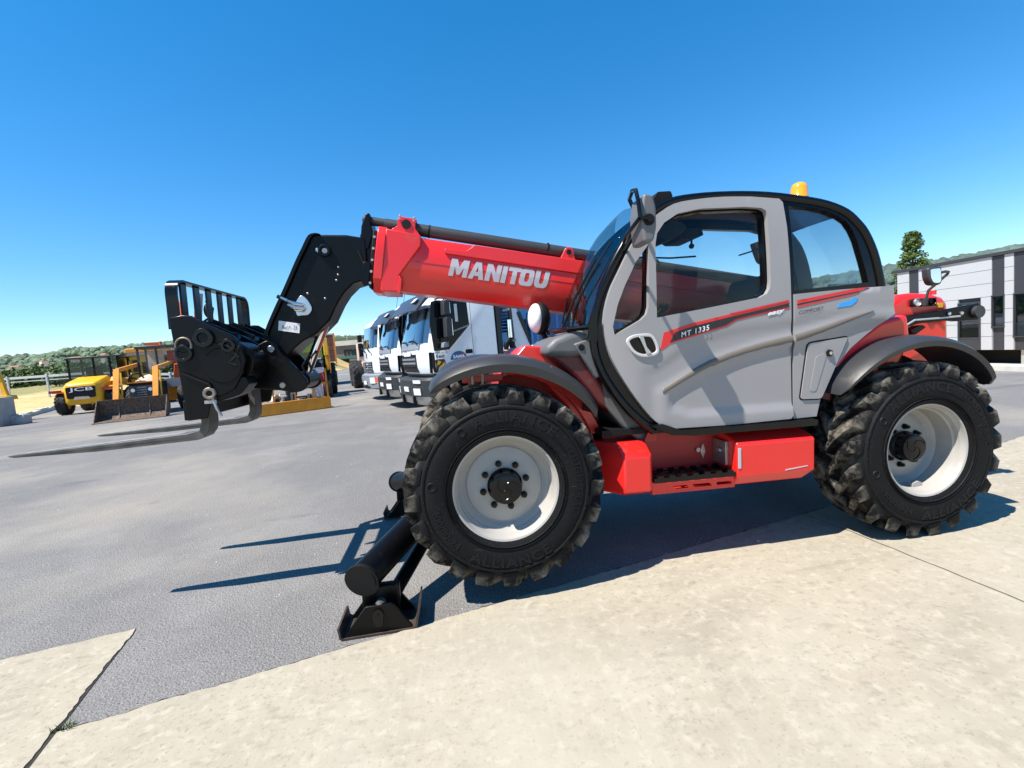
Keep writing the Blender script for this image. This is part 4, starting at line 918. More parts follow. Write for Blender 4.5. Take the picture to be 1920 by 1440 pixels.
# inner boom end, wear blocks
g = MB(); g.loft([[bt(s_, y, n_) for y, n_ in ((.89, -.37), (.875, -.04), (.90, -.02), (1.10, -.02), (1.125, -.04), (1.11, -.37))] for s_ in (-.16, .05)]); ib = g.build('inner_boom', 'black_paint', T, bevel=.008)
onb([(-.155, .02), (-.135, .115), (-.105, .125), (-.085, .03), (-.06, -.02), (-.09, -.14), (-.15, -.15)], .865, 1.135).build('tube_bracket', 'black_paint', ib, bevel=.008)
onb([(-.065, -.0), (-.035, -.0), (-.035, -.42), (-.05, -.43), (-.065, -.40)], .845, 1.155).build('wear_pad', 'black_matt', ib, bevel=.006)
for k in range(5):
    g = MB(); g.cyl(bt(-.05, .85, -.05-.085*k), bt(-.05, .838, -.05-.085*k), .011, n=6); g.build('bolt_head', 'steel_dull', ib)
onb([(-.11, -.24), (-.06, -.24), (-.06, -.40), (-.09, -.42), (-.12, -.38)], .835, .87).build('pad_holder', 'black_paint', ib, bevel=.005)
g = MB(); g.tube([bt(-.16, .862, -.16), bt(-.10, .858, -.27), bt(-.09, .86, -.36)], .008); g.build('grease_hose', 'black_matt', ib)

# ---- gooseneck head
head = [(-.86, 2.365), (-1.00, 2.39), (-1.21, 2.395), (-1.255, 2.36), (-1.29, 2.29), (-1.34, 2.20), (-1.43, 2.02), (-1.51, 1.87), (-1.57, 1.755), (-1.60, 1.69), (-1.63, 1.62), (-1.64, 1.56), (-1.62, 1.50), (-1.57, 1.475), (-1.51, 1.49), (-1.43, 1.57), (-1.36, 1.625), (-1.26, 1.675), (-1.16, 1.77), (-1.09, 1.90), (-1.04, 1.97), (-.97, 2.035), (-.86, 2.065)]
g = MB(); g.sheet(head, (), .06, lambda x, z: .86, .28, grid=False); hd = g.build('boom_head', 'black_paint', T, bevel=.012, smooth=40)
sp = [(-1.19, 2.40), (-1.245, 2.385), (-1.30, 2.29), (-1.35, 2.20), (-1.44, 2.02), (-1.52, 1.87), (-1.58, 1.75), (-1.61, 1.68)]
SP = catmull(sp, 3)
g = MB(); g.loft([[(x-.012, .835, z), (x+.012, .835, z-.006), (x+.012, 1.165, z-.006), (x-.012, 1.165, z)] for x, z in SP]); g.build('head_spine', 'black_paint', hd, smooth=50)
def boss(x, z, r_, y0, y1, name, mat, parent, hole=0):
    g = MB()
    if hole: g.lathe([(hole, y1), (r_, y1), (r_, y0+.005), (r_-.005, y0), (hole+.004, y0), (hole, y0+.005)], 24, (x, 0, z), close=True)
    else: g.lathe([(.001, y1), (r_, y1), (r_, y0+.005), (r_-.005, y0), (.001, y0)], 24, (x, 0, z))
    return g.build(name, mat, parent, smooth=40)
boss(-1.155, 2.275, .045, .835, .87, 'pivot_boss', 'black_paint', hd, .025); boss(-1.155, 2.275, .024, .85, .865, 'pin', 'steel_dull', hd)
boss(-1.205, 2.28, .016, .845, .862, 'bolt_head', 'steel', hd)
for p in ((-1.075, 2.10), (-1.07, 2.155), (-1.09, 2.06), (-1.30, 1.97), (-1.18, 1.93)): boss(p[0], p[1], .008, .855, .862, 'bolt_head', 'steel_dull', hd)
g = MB(); g.prism(catmull([(-1.385, 1.90), (-1.345, 1.955), (-1.31, 1.935), (-1.285, 1.895), (-1.275, 1.855), (-1.30, 1.815), (-1.35, 1.81), (-1.385, 1.815)], 3, True), .842, .86); g.build('coupler_plate', 'steel', hd, bevel=.003)
g = MB()
for dz, dx in ((.0, 0), (-.028, .01)): g.tube([(-1.33+dx, .82, 1.885+dz), (-1.385, .815, 1.895+dz), (-1.43, .81, 1.915+dz)], [.012, .015, .011], 10)
g.tube([(-1.43, .81, 1.915), (-1.475, .81, 1.94)], [.015, .012], 10); g.tube([(-1.40, .815, 1.88), (-1.38, .81, 1.845), (-1.34, .81, 1.84), (-1.33, .815, 1.87)], .006); g.build('hydraulic_coupler', 'steel', hd)
g = MB(); g.cyl((-1.475, .81, 1.94), (-1.495, .81, 1.95), .014); g.build('coupler_cap', 'black_matt', hd)
stk = [(-1.515, 1.78), (-1.37, 1.752), (-1.38, 1.682), (-1.525, 1.71)]
g = MB(); g.prism(stk, .8565, .8595); stc = g.build('note_sticker', 'white_sticker', hd)
put_text('handwriting', 'Rod P', 'decal_black', stc, (-1.50, .855, 1.722), (1, 0, -.19), (.19, 0, 1), .06, .024, shear=.3); put_text('handwriting', '23', 'decal_black', stc, (-1.42, .855, 1.712), (1, 0, -.19), (.19, 0, 1), .025, .03)
boss(-1.585, 1.555, .075, .80, 1.20, 'pivot_boss', 'black_paint', hd); boss(-1.565, 1.575, .024, .785, .80, 'pin', 'steel', hd)
# tilt cylinder and rocker
g = MB(); g.cyl((-1.19, 1.0, 1.84), (-1.40, 1.0, 1.36), .034, n=20); g.build('tilt_rod', 'chrome', hd)
g = MB(); g.cyl((-1.12, 1.0, 2.0), (-1.215, 1.0, 1.79), .058, n=20); g.bx(-1.25, -1.19, .94, 1.06, 1.80, 1.86); g.build('tilt_cylinder', 'black_paint', hd)
boss(-1.40, 1.335, .065, .87, 1.13, 'pivot_boss', 'black_paint', hd, .0)
g = MB(); g.tube([(-1.33, .88, 1.52), (-1.38, .87, 1.44), (-1.36, .88, 1.36)], .009); g.tube([(-1.28, .9, 1.55), (-1.34, .88, 1.48), (-1.32, .88, 1.40)], .009); g.build('hose', 'black_matt', hd)

# ---- fork carriage
CA = bpy.data.objects.new('fork_carriage', None); COL.objects.link(CA); CA.parent = T
lk = [(-1.67, 1.60), (-1.58, 1.645), (-1.51, 1.56), (-1.34, 1.345), (-1.335, 1.29), (-1.38, 1.255), (-1.43, 1.25), (-1.54, 1.275), (-1.73, 1.30), (-1.76, 1.42)]
for y0 in (.795, 1.165): 
    g = MB(); g.prism(roundp(lk, .03, 3), y0, y0+.04); g.build('link_plate', 'black_paint', CA, bevel=.006)
boss(-1.505, 1.31, .022, .78, .796, 'pin', 'steel_dull', CA)
g = MB(); g.bx(-1.80, -1.60, .83, 1.17, 1.30, 1.56); g.build('coupler_block', 'black_paint', CA, bevel=.015)
plate = [(-2.035, 1.79), (-1.955, 1.805), (-1.91, 1.80), (-1.84, 1.755), (-1.72, 1.69), (-1.665, 1.66), (-1.625, 1.58), (-1.61, 1.50), (-1.63, 1.42), (-1.69, 1.32), (-1.76, 1.285), (-1.83, 1.265), (-1.865, 1.14), (-1.985, 1.13)]
for y0 in (.455, 1.515):
    g = MB(); g.prism(plate, y0, y0+.03); g.build('side_plate', 'black_paint', CA, bevel=.005)
inner = [(-1.99, 1.72), (-1.90, 1.74), (-1.70, 1.62), (-1.64, 1.50), (-1.66, 1.40), (-1.74, 1.32), (-1.98, 1.30)]
for y0 in (.70, .93, 1.27): 
    g = MB(); g.prism(inner, y0, y0+.025); g.build('rib_plate', 'black_paint', CA, bevel=.004)
g = MB(); g.bx(-2.03, -1.995, .485, 1.515, 1.52, 1.795); g.build('back_plate', 'black_paint', CA, bevel=.005)
g = MB(); g.bx(-2.02, -1.985, .485, 1.515, 1.13, 1.26); g.build('lower_bar', 'black_paint', CA, bevel=.005)
for (x, z, r_, y0) in ((-1.84, 1.655, .038, .44), (-1.965, 1.565, .034, .44), (-1.835, 1.30, .030, .445)):
    g = MB(); g.cyl((x, y0, z), (x, 2-y0, z), r_, n=24); g.build('cross_tube', 'black_paint', CA, smooth=40)
boss(-1.84, 1.655, .062, .432, .456, 'tube_collar', 'black_gloss', CA, .030); boss(-1.965, 1.565, .054, .436, .456, 'tube_collar', 'black_gloss', CA, .032); boss(-1.835, 1.30, .040, .436, .456, 'tube_collar', 'worn_steel', CA, .018)
boss(-1.96, 1.615, .052, .440, .456, 'tube_collar', 'worn_steel', CA, .040)
boss(-1.745, 1.475, .115, .449, .456, 'round_plate', 'black_paint', CA); boss(-1.70, 1.60, .045, .440, .456, 'tube_collar', 'black_gloss', CA, .022)
g = MB(); g.obox((-1.985, .450, 1.44), (-1.83, .450, 1.36), .012, .025, (0, 1, 0)); g.obox((-1.83, .450, 1.36), (-1.80, .450, 1.27), .012, .025, (0, 1, 0)); g.build('plate_rib', 'black_gloss', CA)
# rotary body and linkage between the plates
g = MB(); g.cyl((-1.72, .52, 1.49), (-1.72, .76, 1.49), .14, n=28); g.build('quick_hitch_drum', 'black_paint', CA, bevel=.01)
g = MB(); g.prism(roundp([(-1.83, 1.36), (-1.62, 1.40), (-1.60, 1.35), (-1.66, 1.28), (-1.80, 1.24)], .02), .47, .62); g.build('hitch_wedge', 'black_paint', CA, bevel=.006)
g = MB(); g.tube([(-1.63, .455, 1.60), (-1.66, .452, 1.53), (-1.70, .45, 1.49), (-1.66, .45, 1.47)], .007); g.tube([(-1.80, .455, 1.62), (-1.70, .45, 1.60), (-1.64, .452, 1.52)], .008); g.build('hose', 'black_matt', CA)
g = MB(); g.tube([(-1.82, .45, 1.27), (-1.80, .445, 1.20), (-1.775, .445, 1.15)], .009); g.bx(-1.87, -1.80, .445, .457, 1.235, 1.255); g.build('locking_pin', 'steel_dull', CA)
for y in (.60, .92, 1.22, 1.46):
    g = MB(); g.obox((-1.99, y, 1.80), (-1.72, y, 1.67), .018, .03); g.build('brace', 'black_paint', CA)
# load guard: bent strap frame and upright bars
path = catmull([(.470, 1.72), (.470, 1.86), (.468, 1.95), (.485, 2.005), (.535, 2.03), (.62, 2.03), (1.0, 2.03), (1.38, 2.03), (1.465, 2.03), (1.515, 2.005), (1.532, 1.95), (1.53, 1.86), (1.53, 1.72)], 4)
rings = []
for i, (y, z) in enumerate(path):
    a = Vector(path[max(i-1, 0)]); b = Vector(path[min(i+1, len(path)-1)]); t = (b-a).normalized(); n_ = Vector((t.y, -t.x))*.007
    rings.append([(-2.045, y+n_.x, z+n_.y), (-1.975, y+n_.x, z+n_.y), (-1.975, y-n_.x, z-n_.y), (-2.045, y-n_.x, z-n_.y)])
g = MB(); g.loft(rings); g.build('guard_frame', 'black_gloss', CA, smooth=40)
for k in range(6):
    y = .59+k*.165; g = MB(); g.bx(-2.012, -1.998, y-.034, y+.034, 1.74, 2.024); g.build('guard_bar', 'black_gloss', CA, bevel=.002)
# forks
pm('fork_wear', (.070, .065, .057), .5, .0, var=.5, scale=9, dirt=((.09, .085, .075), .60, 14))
pm('fork_top_lit', (.32, .305, .28), .5, .4, var=.3, scale=20)  # worn blade tops, with sunlight on them painted in as a lighter tone
for y in (.62, 1.38):
    prof = [(-1.955, 1.66), (-1.915, 1.66), (-1.905, 1.10), (-1.915, 1.045), (-1.945, 1.005), (-1.99, .988), (-2.6, .958), (-3.10, .950), (-3.135, .956), (-3.14, .962), (-3.05, .972), (-2.4, 1.012), (-2.05, 1.035), (-1.975, 1.05), (-1.957, 1.09)]
    g = MB(); g.prism(prof, y-.065, y+.065)
    g.xf(lambda a, b, c, y=y: (a, y+(b-y)*(1 if a > -2.9 else max(.35, 1-(-2.9-a)/.24*.65)), c))
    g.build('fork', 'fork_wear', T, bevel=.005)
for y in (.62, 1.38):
    g = MB(); g.add([(-2.10, y-.055, 1.0335), (-2.10, y+.055, 1.0335), (-3.06, y+.028, .9725), (-3.06, y-.028, .9725)], [(0, 1, 2, 3)]); g.build('worn_top_lit', 'fork_top_lit', T, smooth=0)

# ---- stabilisers
def ysym(f, far): return (lambda x, y, z: (x, 2.0-y, z)) if far else (lambda x, y, z: (x, y, z))
g = MB(); g.bx(-.50, -.30, .45, 1.55, .40, .72); g.build('stabiliser_beam', 'black_paint', T, bevel=.02)
for far in (False, True):
    tr = ysym(None, far); 
    g = MB(); g.cyl((-.46, .62, .40), (-.878, -.03, .19), .092, n=32); lg = g.xf(tr).build('stabiliser_leg', 'black_paint', T, smooth=40)
    g = MB(); g.cyl((-.8765, -.030, .190), (-.8825, -.052, .185), .104, n=36); g.v = [(min(x, -.785), y, z) for x, y, z in g.v]; g.xf(tr).build('end_cap', 'black_matt', lg, smooth=40)
    g = MB(); g.cyl((-.50, .55, .22), (-.74, .08, .0), .045, n=20); g.xf(tr).build('stabiliser_ram', 'black_paint', T, smooth=40)
    g = MB(); g.bx(-.90, -.68, .0, .06, -.05, .12); g.xf(tr).build('foot_fork', 'black_paint', lg, bevel=.01)
    zf = lambda x: -(.1022-x*.03416)
    base = [(-1.03, zf(-1.03)+.075), (-1.02, zf(-1.02)+.015), (-1.005, zf(-1.0)+.001), (-.60, zf(-.60)+.001), (-.578, zf(-.58)+.02), (-.556, zf(-.55)+.125), (-.566, zf(-.55)+.127), (-.590, zf(-.59)+.026), (-.61, zf(-.6)+.013), (-1.0, zf(-1)+.013), (-1.010, zf(-1)+.022), (-1.018, zf(-1.03)+.078)]
    g = MB(); g.prism(base, -.095, .16); ft = g.xf(tr).build('stabiliser_foot', 'foot_steel', T)
    for y0 in (-.085, .11):
        g = MB(); g.prism(roundp([(-.995, zf(-1)+.014), (-.605, zf(-.6)+.014), (-.715, .048), (-.865, .045)], .012, 2), y0, y0+.022); g.xf(tr).build('foot_cheek', 'black_paint', ft, bevel=.003)
    g = MB(); g.prism(roundp([(-.815, -.075), (-.775, -.075), (-.765, .0), (-.785, .03), (-.82, .02), (-.83, -.02)], .014, 3), -.097, -.083); g.cyl((-.797, -.103, -.005), (-.797, -.095, -.005), .006); g.xf(tr).build('pin_keeper', 'black_gloss', ft)
    g = MB(); g.cyl((-.79, -.08, .02), (-.79, .13, .02), .03); g.xf(tr).build('foot_pin', 'steel_dull', ft)

# ---- rear body, hood side, lamps, bracket arm, mirror
rb = [(2.86, 1.50), (3.05, 1.62), (3.42, 1.735), (3.50, 1.785), (3.60, 1.795), (3.78, 1.785), (3.90, 1.75), (3.955, 1.70), (3.965, 1.37), (3.88, .95), (3.3, .82), (2.86, .82)]
g = MB(); g.prism(rb, .66, 1.5); rbo = g.build('rear_body', 'red', T, bevel=.05, seg=4)
g = MB(); g.prism([(2.42, 1.24), (2.50, 1.355), (2.64, 1.455), (2.80, 1.555), (3.03, 1.60), (3.06, 1.40), (2.95, 1.20), (2.6, 1.12)], .20, .68); g.build('rear_inner_wing', 'red', T, bevel=.03, seg=3)
g = MB(); g.prism([(2.22, .50), (2.42, .50), (2.42, 1.3), (2.22, 1.1)], .40, .5); g.build('inner_arch', 'black_matt', T)
g = MB(); g.prism(ringsec(WB, 25, 150, .66, .70), .42, .66); g.build('rear_wheel_arch', 'black_matt', T)
g = MB(); g.prism(ringsec(WB, 85, 140, .665, .76), .40, .43); g.build('rear_arch_plate', 'red', T)
g = MB(); g.prism(roundp([(3.56, 1.675), (3.80, 1.675), (3.80, 1.745), (3.56, 1.735)], .015), .640, .665); lpan = g.build('lamp_panel', 'black_matt', rbo)
boss(3.605, 1.708, .034, .625, .642, 'tail_lamp', 'steel_dull', lpan, .026); boss(3.605, 1.708, .026, .632, .642, 'lamp_glass', 'lamp_white', lpan); boss(3.755, 1.71, .032, .625, .642, 'tail_lamp', 'black_gloss', lpan, .022)
g = MB(); g.bx(3.83, 3.885, .655, .66, 1.66, 1.70); g.build('warning_sticker', 'yellow', rbo)
g = MB(); g.cyl((3.85, .72, 1.775), (3.85, .72, 1.81), .03); g.build('cap', 'red', rbo)
arm = [(3.22, 1.53), (3.26, 1.575), (3.30, 1.59), (3.75, 1.635), (4.06, 1.675), (4.10, 1.66), (4.10, 1.56), (4.06, 1.535), (3.85, 1.535), (3.78, 1.545), (3.50, 1.53), (3.36, 1.50), (3.30, 1.45), (3.20, 1.36), (3.02, 1.30), (3.04, 1.28), (3.26, 1.34), (3.30, 1.36), (3.36, 1.44)]
g = MB(); g.prism(arm, .53, .57); am = g.build('bracket_arm', 'black_paint', T, bevel=.006)
g = MB(); g.cyl((4.05, .50, 1.605), (4.05, .62, 1.605), .05, n=20); g.build('arm_lamp', 'plastic_dark', am); 
g = MB(); g.tube([(3.04, .52, 1.31), (3.22, .52, 1.42), (3.33, .52, 1.50), (3.45, .52, 1.56), (3.62, .52, 1.565), (3.88, .52, 1.575)], .008); g.build('cable', 'galvanised', am)
for x in (3.78, 3.90): boss(x, 1.60, .016, .515, .532, 'bolt_head', 'steel', am)
g = MB(); g.prism(roundp([(3.42, 1.475), (3.52, 1.52), (3.56, 1.50), (3.46, 1.44)], .01), .52, .60); g.build('arm_clamp', 'black_matt', am)
g = MB(); g.prism(roundp([(3.475, 1.965), (3.60, 1.975), (3.61, 1.85), (3.585, 1.825), (3.515, 1.83), (3.485, 1.88)], .022, 4), .44, .50); rm = g.build('rear_mirror', 'plastic_dark', T, bevel=.012)
g = MB(); g.sheet(roundp([(3.492, 1.950), (3.585, 1.957), (3.592, 1.857), (3.575, 1.842), (3.523, 1.845), (3.498, 1.885)], .018, 4), (), .05, lambda x, z: .4365, .003, grid=False); g.build('mirror_glass', 'chrome', rm)
g = MB(); g.tube([(3.60, .48, 1.92), (3.68, .48, 1.935), (3.735, .50, 1.935), (3.74, .51, 1.92), (3.67, .60, 1.80), (3.665, .62, 1.70)], .011, 8); g.cyl((3.665, .62, 1.74), (3.665, .63, 1.68), .022); g.build('mirror_arm', 'plastic_dark', rm)
for k in (0, 1):
    g = MB(); g.tube(catmull([(2.75, .6, 1.86-.10*k), (2.95, .6, 1.865-.10*k), (3.12, .6, 1.83-.08*k), (3.28, .62, 1.74-.05*k), (3.32, .64, 1.66)], 4), .018-.004*k, 8); g.build('hydraulic_hose', 'black_matt', T)
g = MB(); g.prism(roundp([(2.30, 2.28), (2.42, 2.30), (2.45, 2.22), (2.44, 2.13), (2.40, 2.10), (2.36, 2.12), (2.33, 2.19)], .015), .86, .94); g.tube([(2.40, .9, 2.28), (2.5, .86, 2.33)], .01); g.build('rear_work_lamp', 'black_matt', T, bevel=.01)
g = MB(); g.tube([(2.1, .79, 2.16), (2.25, .80, 2.20), (2.35, .80, 2.24)], .006); g.build('rear_wiper', 'black_matt', T)
# ------------------------------------------------------------------ parked vehicles
def simple_wheel(name, r_, w_, rim_r, rim_mat, lugs=0, lug_h=.03, dish=.06, n=40):
    """wheel meshes in own frame: axis x, outer face at +x"""
    g = MB(); a = w_/2
    prof = [(rim_r, -a*.8), (rim_r*1.1, -a*.98), (r_*.82, -a), (r_*.94, -a*.85), (r_*(.97 if lugs else 1), -a*.5), (r_*(.97 if lugs else 1), a*.5), (r_*.94, a*.85), (r_*.82, a), (rim_r*1.1, a*.98), (rim_r, a*.8)]
    rings = [[(h, rr*math.cos(2*math.pi*i/n), rr*math.sin(2*math.pi*i/n)) for i in range(n)] for rr, h in prof]; g.loft(rings, caps=False)
    for k in range(lugs):
        for sd in (-1, 1):
            t0 = 2*math.pi*(k+.25*sd)/lugs; rg = []
            for f, sh in ((1.0, 0), (.8, .02), (.0, .30)):
                hx = a*f*sd*.96; rt_ = r_*(1 if f < .9 else .95); rb = r_*.93 if f > .5 else r_*.95; w2 = .3*math.pi*r_/lugs
                rg.append([(hx, rad*math.cos(t0+sh+o/rad), rad*math.sin(t0+sh+o/rad)) for rad, o in ((rb, -w2*1.3), (rt_, -w2), (rt_, w2), (rb, w2*1.3))])
            g.loft(rg)
    ty = g.mesh('tyre', 'tyre_plain', 35)
    g = MB(); prof = [(rim_r*1.02, a*.8), (rim_r*.98, a*.82), (rim_r*.9, a*.5), (rim_r*.84, a*.8-dish), (rim_r*.45, a*.8-dish-.01), (rim_r*.42, a*.8-dish+.05), (rim_r*.3, a*.8-dish+.06), (.001, a*.8-dish+.06)]
    g.loft([[(h, rr*math.cos(2*math.pi*i/n), rr*math.sin(2*math.pi*i/n)) for i in range(n)] for rr, h in prof]); g.cyl((-a*.7, 0, 0), (-a*.6, 0, 0), rim_r, n=n)
    rm_ = g.mesh('wheel', rim_mat, 35); return rm_, ty
pm('tyre_plain', (0.018, 0.018, 0.019), .8, var=.3, scale=6, dirt=((.10, .09, .075), .56, 4))
def add_wheel(parent, ms, loc, flip=False):
    wo = put(ms[0], parent, 'wheel'); wo.location = loc; wo.rotation_euler = (rnd.random()*6, 0, 0) if not flip else (rnd.random()*6, 0, math.pi)
    put(ms[1], wo, 'tyre'); return wo

# ---- trucks (local: x back from the front, y away from the camera, z up)
TW = simple_wheel('truck', .52, .32, .30, 'rim_paint', 0, dish=.12)
YS = [0, .03, .10, .25, .6, 1.25, 1.9, 2.25, 2.40, 2.47, 2.5]
def fx(y): return .26*(abs(y-1.25)/1.25)**5+.03*((y-1.25)/1.25)**2
def fpatch(parent, name, mat_, pts, y0, y1, off, n=10, xo=None):
    """patch lying on the curved front: pts (x,z) profile, between y0 and y1"""
    g = MB(); rings = []
    for k in range(n+1):
        y = y0+(y1-y0)*k/n; rings.append([(x+fx(y)-off, y, z) for x, z in pts]+[(x+fx(y)-off+.02, y, z) for x, z in pts[::-1]])
    g.loft(rings); return g.build(name, mat_, parent, smooth=50)
def truck_cab(t, prof, mat_='white_paint'):
    g = MB(); rings = []
    for y in YS:
        e = .05 if y in (0, 2.5) else (.012 if y in (.03, 2.47) else 0)
        zc = 1.9; rings.append([((x+fx(y)*(1 if x < .7 else 0)+e*(1 if x < 1 else -1)*.6), y, z-e*(1 if z > zc else -1)*.6) for x, z in prof])
    g.loft(rings); return g.build('cab', mat_, t, smooth=35)
def iveco(label, loc, rz, main):
    t = thing('tipper_truck', label, 'truck', loc, rz, 'trucks parked in a row')
    prof = [(.06, 1.14), (.0, 1.30), (-.01, 1.60), (.03, 1.86), (.13, 2.30), (.26, 2.72), (.36, 2.90), (.62, 3.02), (1.2, 3.07), (1.88, 3.05), (1.93, 2.98), (1.95, 1.05), (.5, 1.02), (.2, 1.08)]
    cab = truck_cab(t, prof)
    fpatch(t, 'windscreen', 'glass_truck', [(.032, 1.875), (.13, 2.30), (.25, 2.70)], .16, 2.34, .012)
    fpatch(t, 'wiper_panel', 'bumper_silver', [(.005, 1.74), (.026, 1.87)], .45, 2.05, .012)
    for y0, y1, zz in ((.5, 1.2, 1.92), (1.25, 1.95, 1.92)):
        g = MB(); g.tube([(.02+fx(y0)-.03, y0, zz-.06), (.05+fx((y0+y1)/2)-.035, (y0+y1)/2, zz+.04), (.04+fx(y1)-.03, y1, zz+.02)], .014, 5); g.build('wiper', 'black_matt', t)
    gr = fpatch(t, 'grille', 'bumper_grey', [(.055, 1.17), (.0, 1.32), (-.008, 1.62)], .62, 1.88, .012)
    for z in (1.28, 1.38, 1.48, 1.57): fpatch(t, 'grille_bar', 'bumper_silver' if z in (1.48, 1.38) else 'black_matt', [(.012 if z < 1.3 else .0, z), (-.004, z+.045)], .66, 1.84, .03)
    fpatch(t, 'badge_plate', 'white_paint', [(-.006, 1.585), (-.004, 1.68)], .95, 1.55, .035)
    vs, fs, w_, h_ = text('IVECO', 1, bold=.02); g = MB(); g.add([(-.0-.035+fx(1.25), 1.55-x/w_*.62, 1.645+y/h_*.085) for x, y, z in vs], fs); g.build('lettering', 'bumper_grey', t, smooth=0)
    for y0, y1 in ((.02, .07), (2.43, 2.48)): fpatch(t, 'corner_vent', 'black_matt', [(.03, 1.15), (.0, 1.3), (.0, 1.63)], y0, y1, .01, 2)
    # sun visor
    g = MB(); rings = []
    for k in range(9):
        y = .06+2.38*k/8; o = fx(y)*.6; rings.append([(-.20+o, y, 2.63), (-.15+o, y, 2.62), (.20+o, y, 2.98), (.14+o, y, 3.02)])
    g.loft(rings); vz = g.build('sun_visor', 'visor_blue', t, smooth=30)
    for y in (.35, 1.95):
        g = MB(); g.obox((-.03, y, 2.835), (.07, y, 2.93), .30, .012, (0, 0, 1)); g.build('marker_lamp', 'lamp_white', vz)
    # bumper in three steel corners
    g = MB(); rings = []
    for y in YS: rings.append([(.10+fx(y), y, .52), (-.12+fx(y)*1.1, y, .60), (-.14+fx(y)*1.1, y, .98), (-.06+fx(y), y, 1.04), (.45, y, 1.04), (.45, y, .5)])
    g.loft(rings); bp_ = g.build('bumper', 'bumper_grey', t, smooth=35)
    g = MB(); rings = []
    for y in YS[2:-2]: rings.append([(.12+fx(y), y, .34), (-.06+fx(y), y, .40), (-.10+fx(y), y, .595), (.1+fx(y), y, .60), (.4, y, .55), (.4, y, .34)])
    g.loft(rings); g.build('skid_plate', 'steel_dull', t, smooth=35)
    for y0, y1, z0, z1, m_ in ((.28, .62, .92, 1.0, 'lamp_white'), (1.88, 2.22, .92, 1.0, 'lamp_white'), (.30, .62, .64, .80, 'lamp_white'), (1.88, 2.2, .64, .80, 'lamp_white'), (1.02, 1.42, .70, .82, 'white_sticker')):
        fpatch(t, 'head_lamp' if m_ == 'lamp_white' else 'number_plate', m_, [(-.13, z0), (-.14, z1)], y0, y1, .02, 3)
    for y in (.75, 1.75): g = MB(); g.bx(-.13, -.02, y-.05, y+.05, .40, .60); g.build('tow_hook', 'black_matt', t)
    g = MB(); g.bx(.25, 1.9, .12, 2.38, .95, 1.12); g.bx(.5, 8.2, .75, 1.75, .72, .98); g.build('chassis', 'bumper_grey', t)
    # near side door, windows, arch
    for s_ in (0, 1):
        ya, yb, yc = (-.012, .006, -.02) if s_ == 0 else (2.512, 2.494, 2.52)
        wnd = [(.27, 1.66), (.22, 2.3), (.30, 2.80), (.40, 2.84), (1.10, 2.84), (1.19, 2.78), (1.21, 2.22), (.64, 1.67)]
        g = MB(); g.prism(wnd, ya, yb); g.build('window', 'glass_black', t)
        g = MB(); g.prism([(.60, 2.02), (1.19, 2.20), (1.19, 2.235), (.60, 2.055)], ya*1.4 if s_ == 0 else ya+.006, ya); g.build('window_trim', 'bumper_silver', t)
        if s_ == 0:
            g = MB(); g.prism([(.86, 2.32), (.93, 2.32), (.93, 2.74), (.86, 2.74)], -.018, -.0125); g.build('window_sticker', 'galvanised', t)
        g = MB(); g.prism([(1.262, 1.1), (1.268, 1.1), (1.272, 2.95), (1.266, 2.95)], ya*.5 if s_ == 0 else 2.5, ya if s_ else .004); g.build('door_gap', 'black_matt', t)
        g = MB(); g.prism(roundp([(1.06, 1.54), (1.24, 1.54), (1.24, 1.64), (1.06, 1.64)], .02), ya, yb); g.build('door_handle', 'black_matt', t)
        g = MB(); g.prism([(.12, 1.16), (.19, 1.14), (.20, 1.64), (.13, 1.64)], ya*.6 if s_ == 0 else 2.5, ya if s_ else .0); g.build('side_vent', 'black_matt', t)
        g = MB(); g.prism([(.9, .98), (1.0, 1.10), (1.9, 1.10), (1.9, .98)], -.006 if s_ == 0 else 2.49, .01 if s_ == 0 else 2.506); g.build('arch_trim', 'bumper_grey', t)
        yo = -.26 if s_ == 0 else 2.76
        for z0, z1, x0 in ((2.46, 2.80, .46), (1.95, 2.42, .48)):
            g = MB(); g.prism(roundp([(x0, z0), (x0+.16, z0+.01), (x0+.17, z1-.03), (x0+.13, z1), (x0+.02, z1)], .03, 3), yo-.10, yo+.12); mm = g.build('mirror', 'bumper_grey', t, bevel=.02)
            g = MB(); g.bx(x0+.165, x0+.175, yo-.08, yo+.10, z0+.04, z1-.05); g.build('mirror_glass', 'chrome', mm)
        g = MB(); g.tube([(.40, 0 if s_ == 0 else 2.5, 2.86), (.52, yo, 2.86), (.52, yo, 1.85), (.42, 0 if s_ == 0 else 2.5, 1.84)], .018, 6); g.build('mirror_arm', 'black_matt', t)
        g = MB(); g.prism(roundp([(.42, 1.72), (.56, 1.74), (.56, 1.86), (.44, 1.84)], .02), yo+.02, yo+.20); g.build('mirror', 'bumper_silver', t, bevel=.02)
    g = MB(); g.prism(roundp([(-.02, 2.38), (-.02, 2.56), (.06, 2.60), (.06, 2.42)], .02), 2.05, 2.30); g.tube([(.02, 2.2, 2.55), (.12, 2.3, 2.72)], .012, 5); g.build('front_mirror', 'bumper_grey', t)
    for x, y in ((.6, .6), (.7, 1.9)): g = MB(); g.tube([(x, y, 3.0), (x+.15, y, 3.75)], .008, 4); g.build('antenna', 'black_matt', t)
    for x, ym in ((1.32, 1), (4.9, 1), (6.25, 1)):
        o = add_wheel(t, TW, (x, .17, .52)); o.rotation_euler = (.3*x, 0, -math.pi/2); o = add_wheel(t, TW, (x, 2.33, .52)); o.rotation_euler = (.5*x, 0, math.pi/2)
    # tipper body
    zb, zt = (1.62, 3.05)
    body = 'blue_paint' if main else 'bumper_silver'
    g = MB(); g.bx(3.0, 8.2, 0.0, 2.5, zb, zt); tb_ = g.build('tipper_body', body, t, bevel=.01)
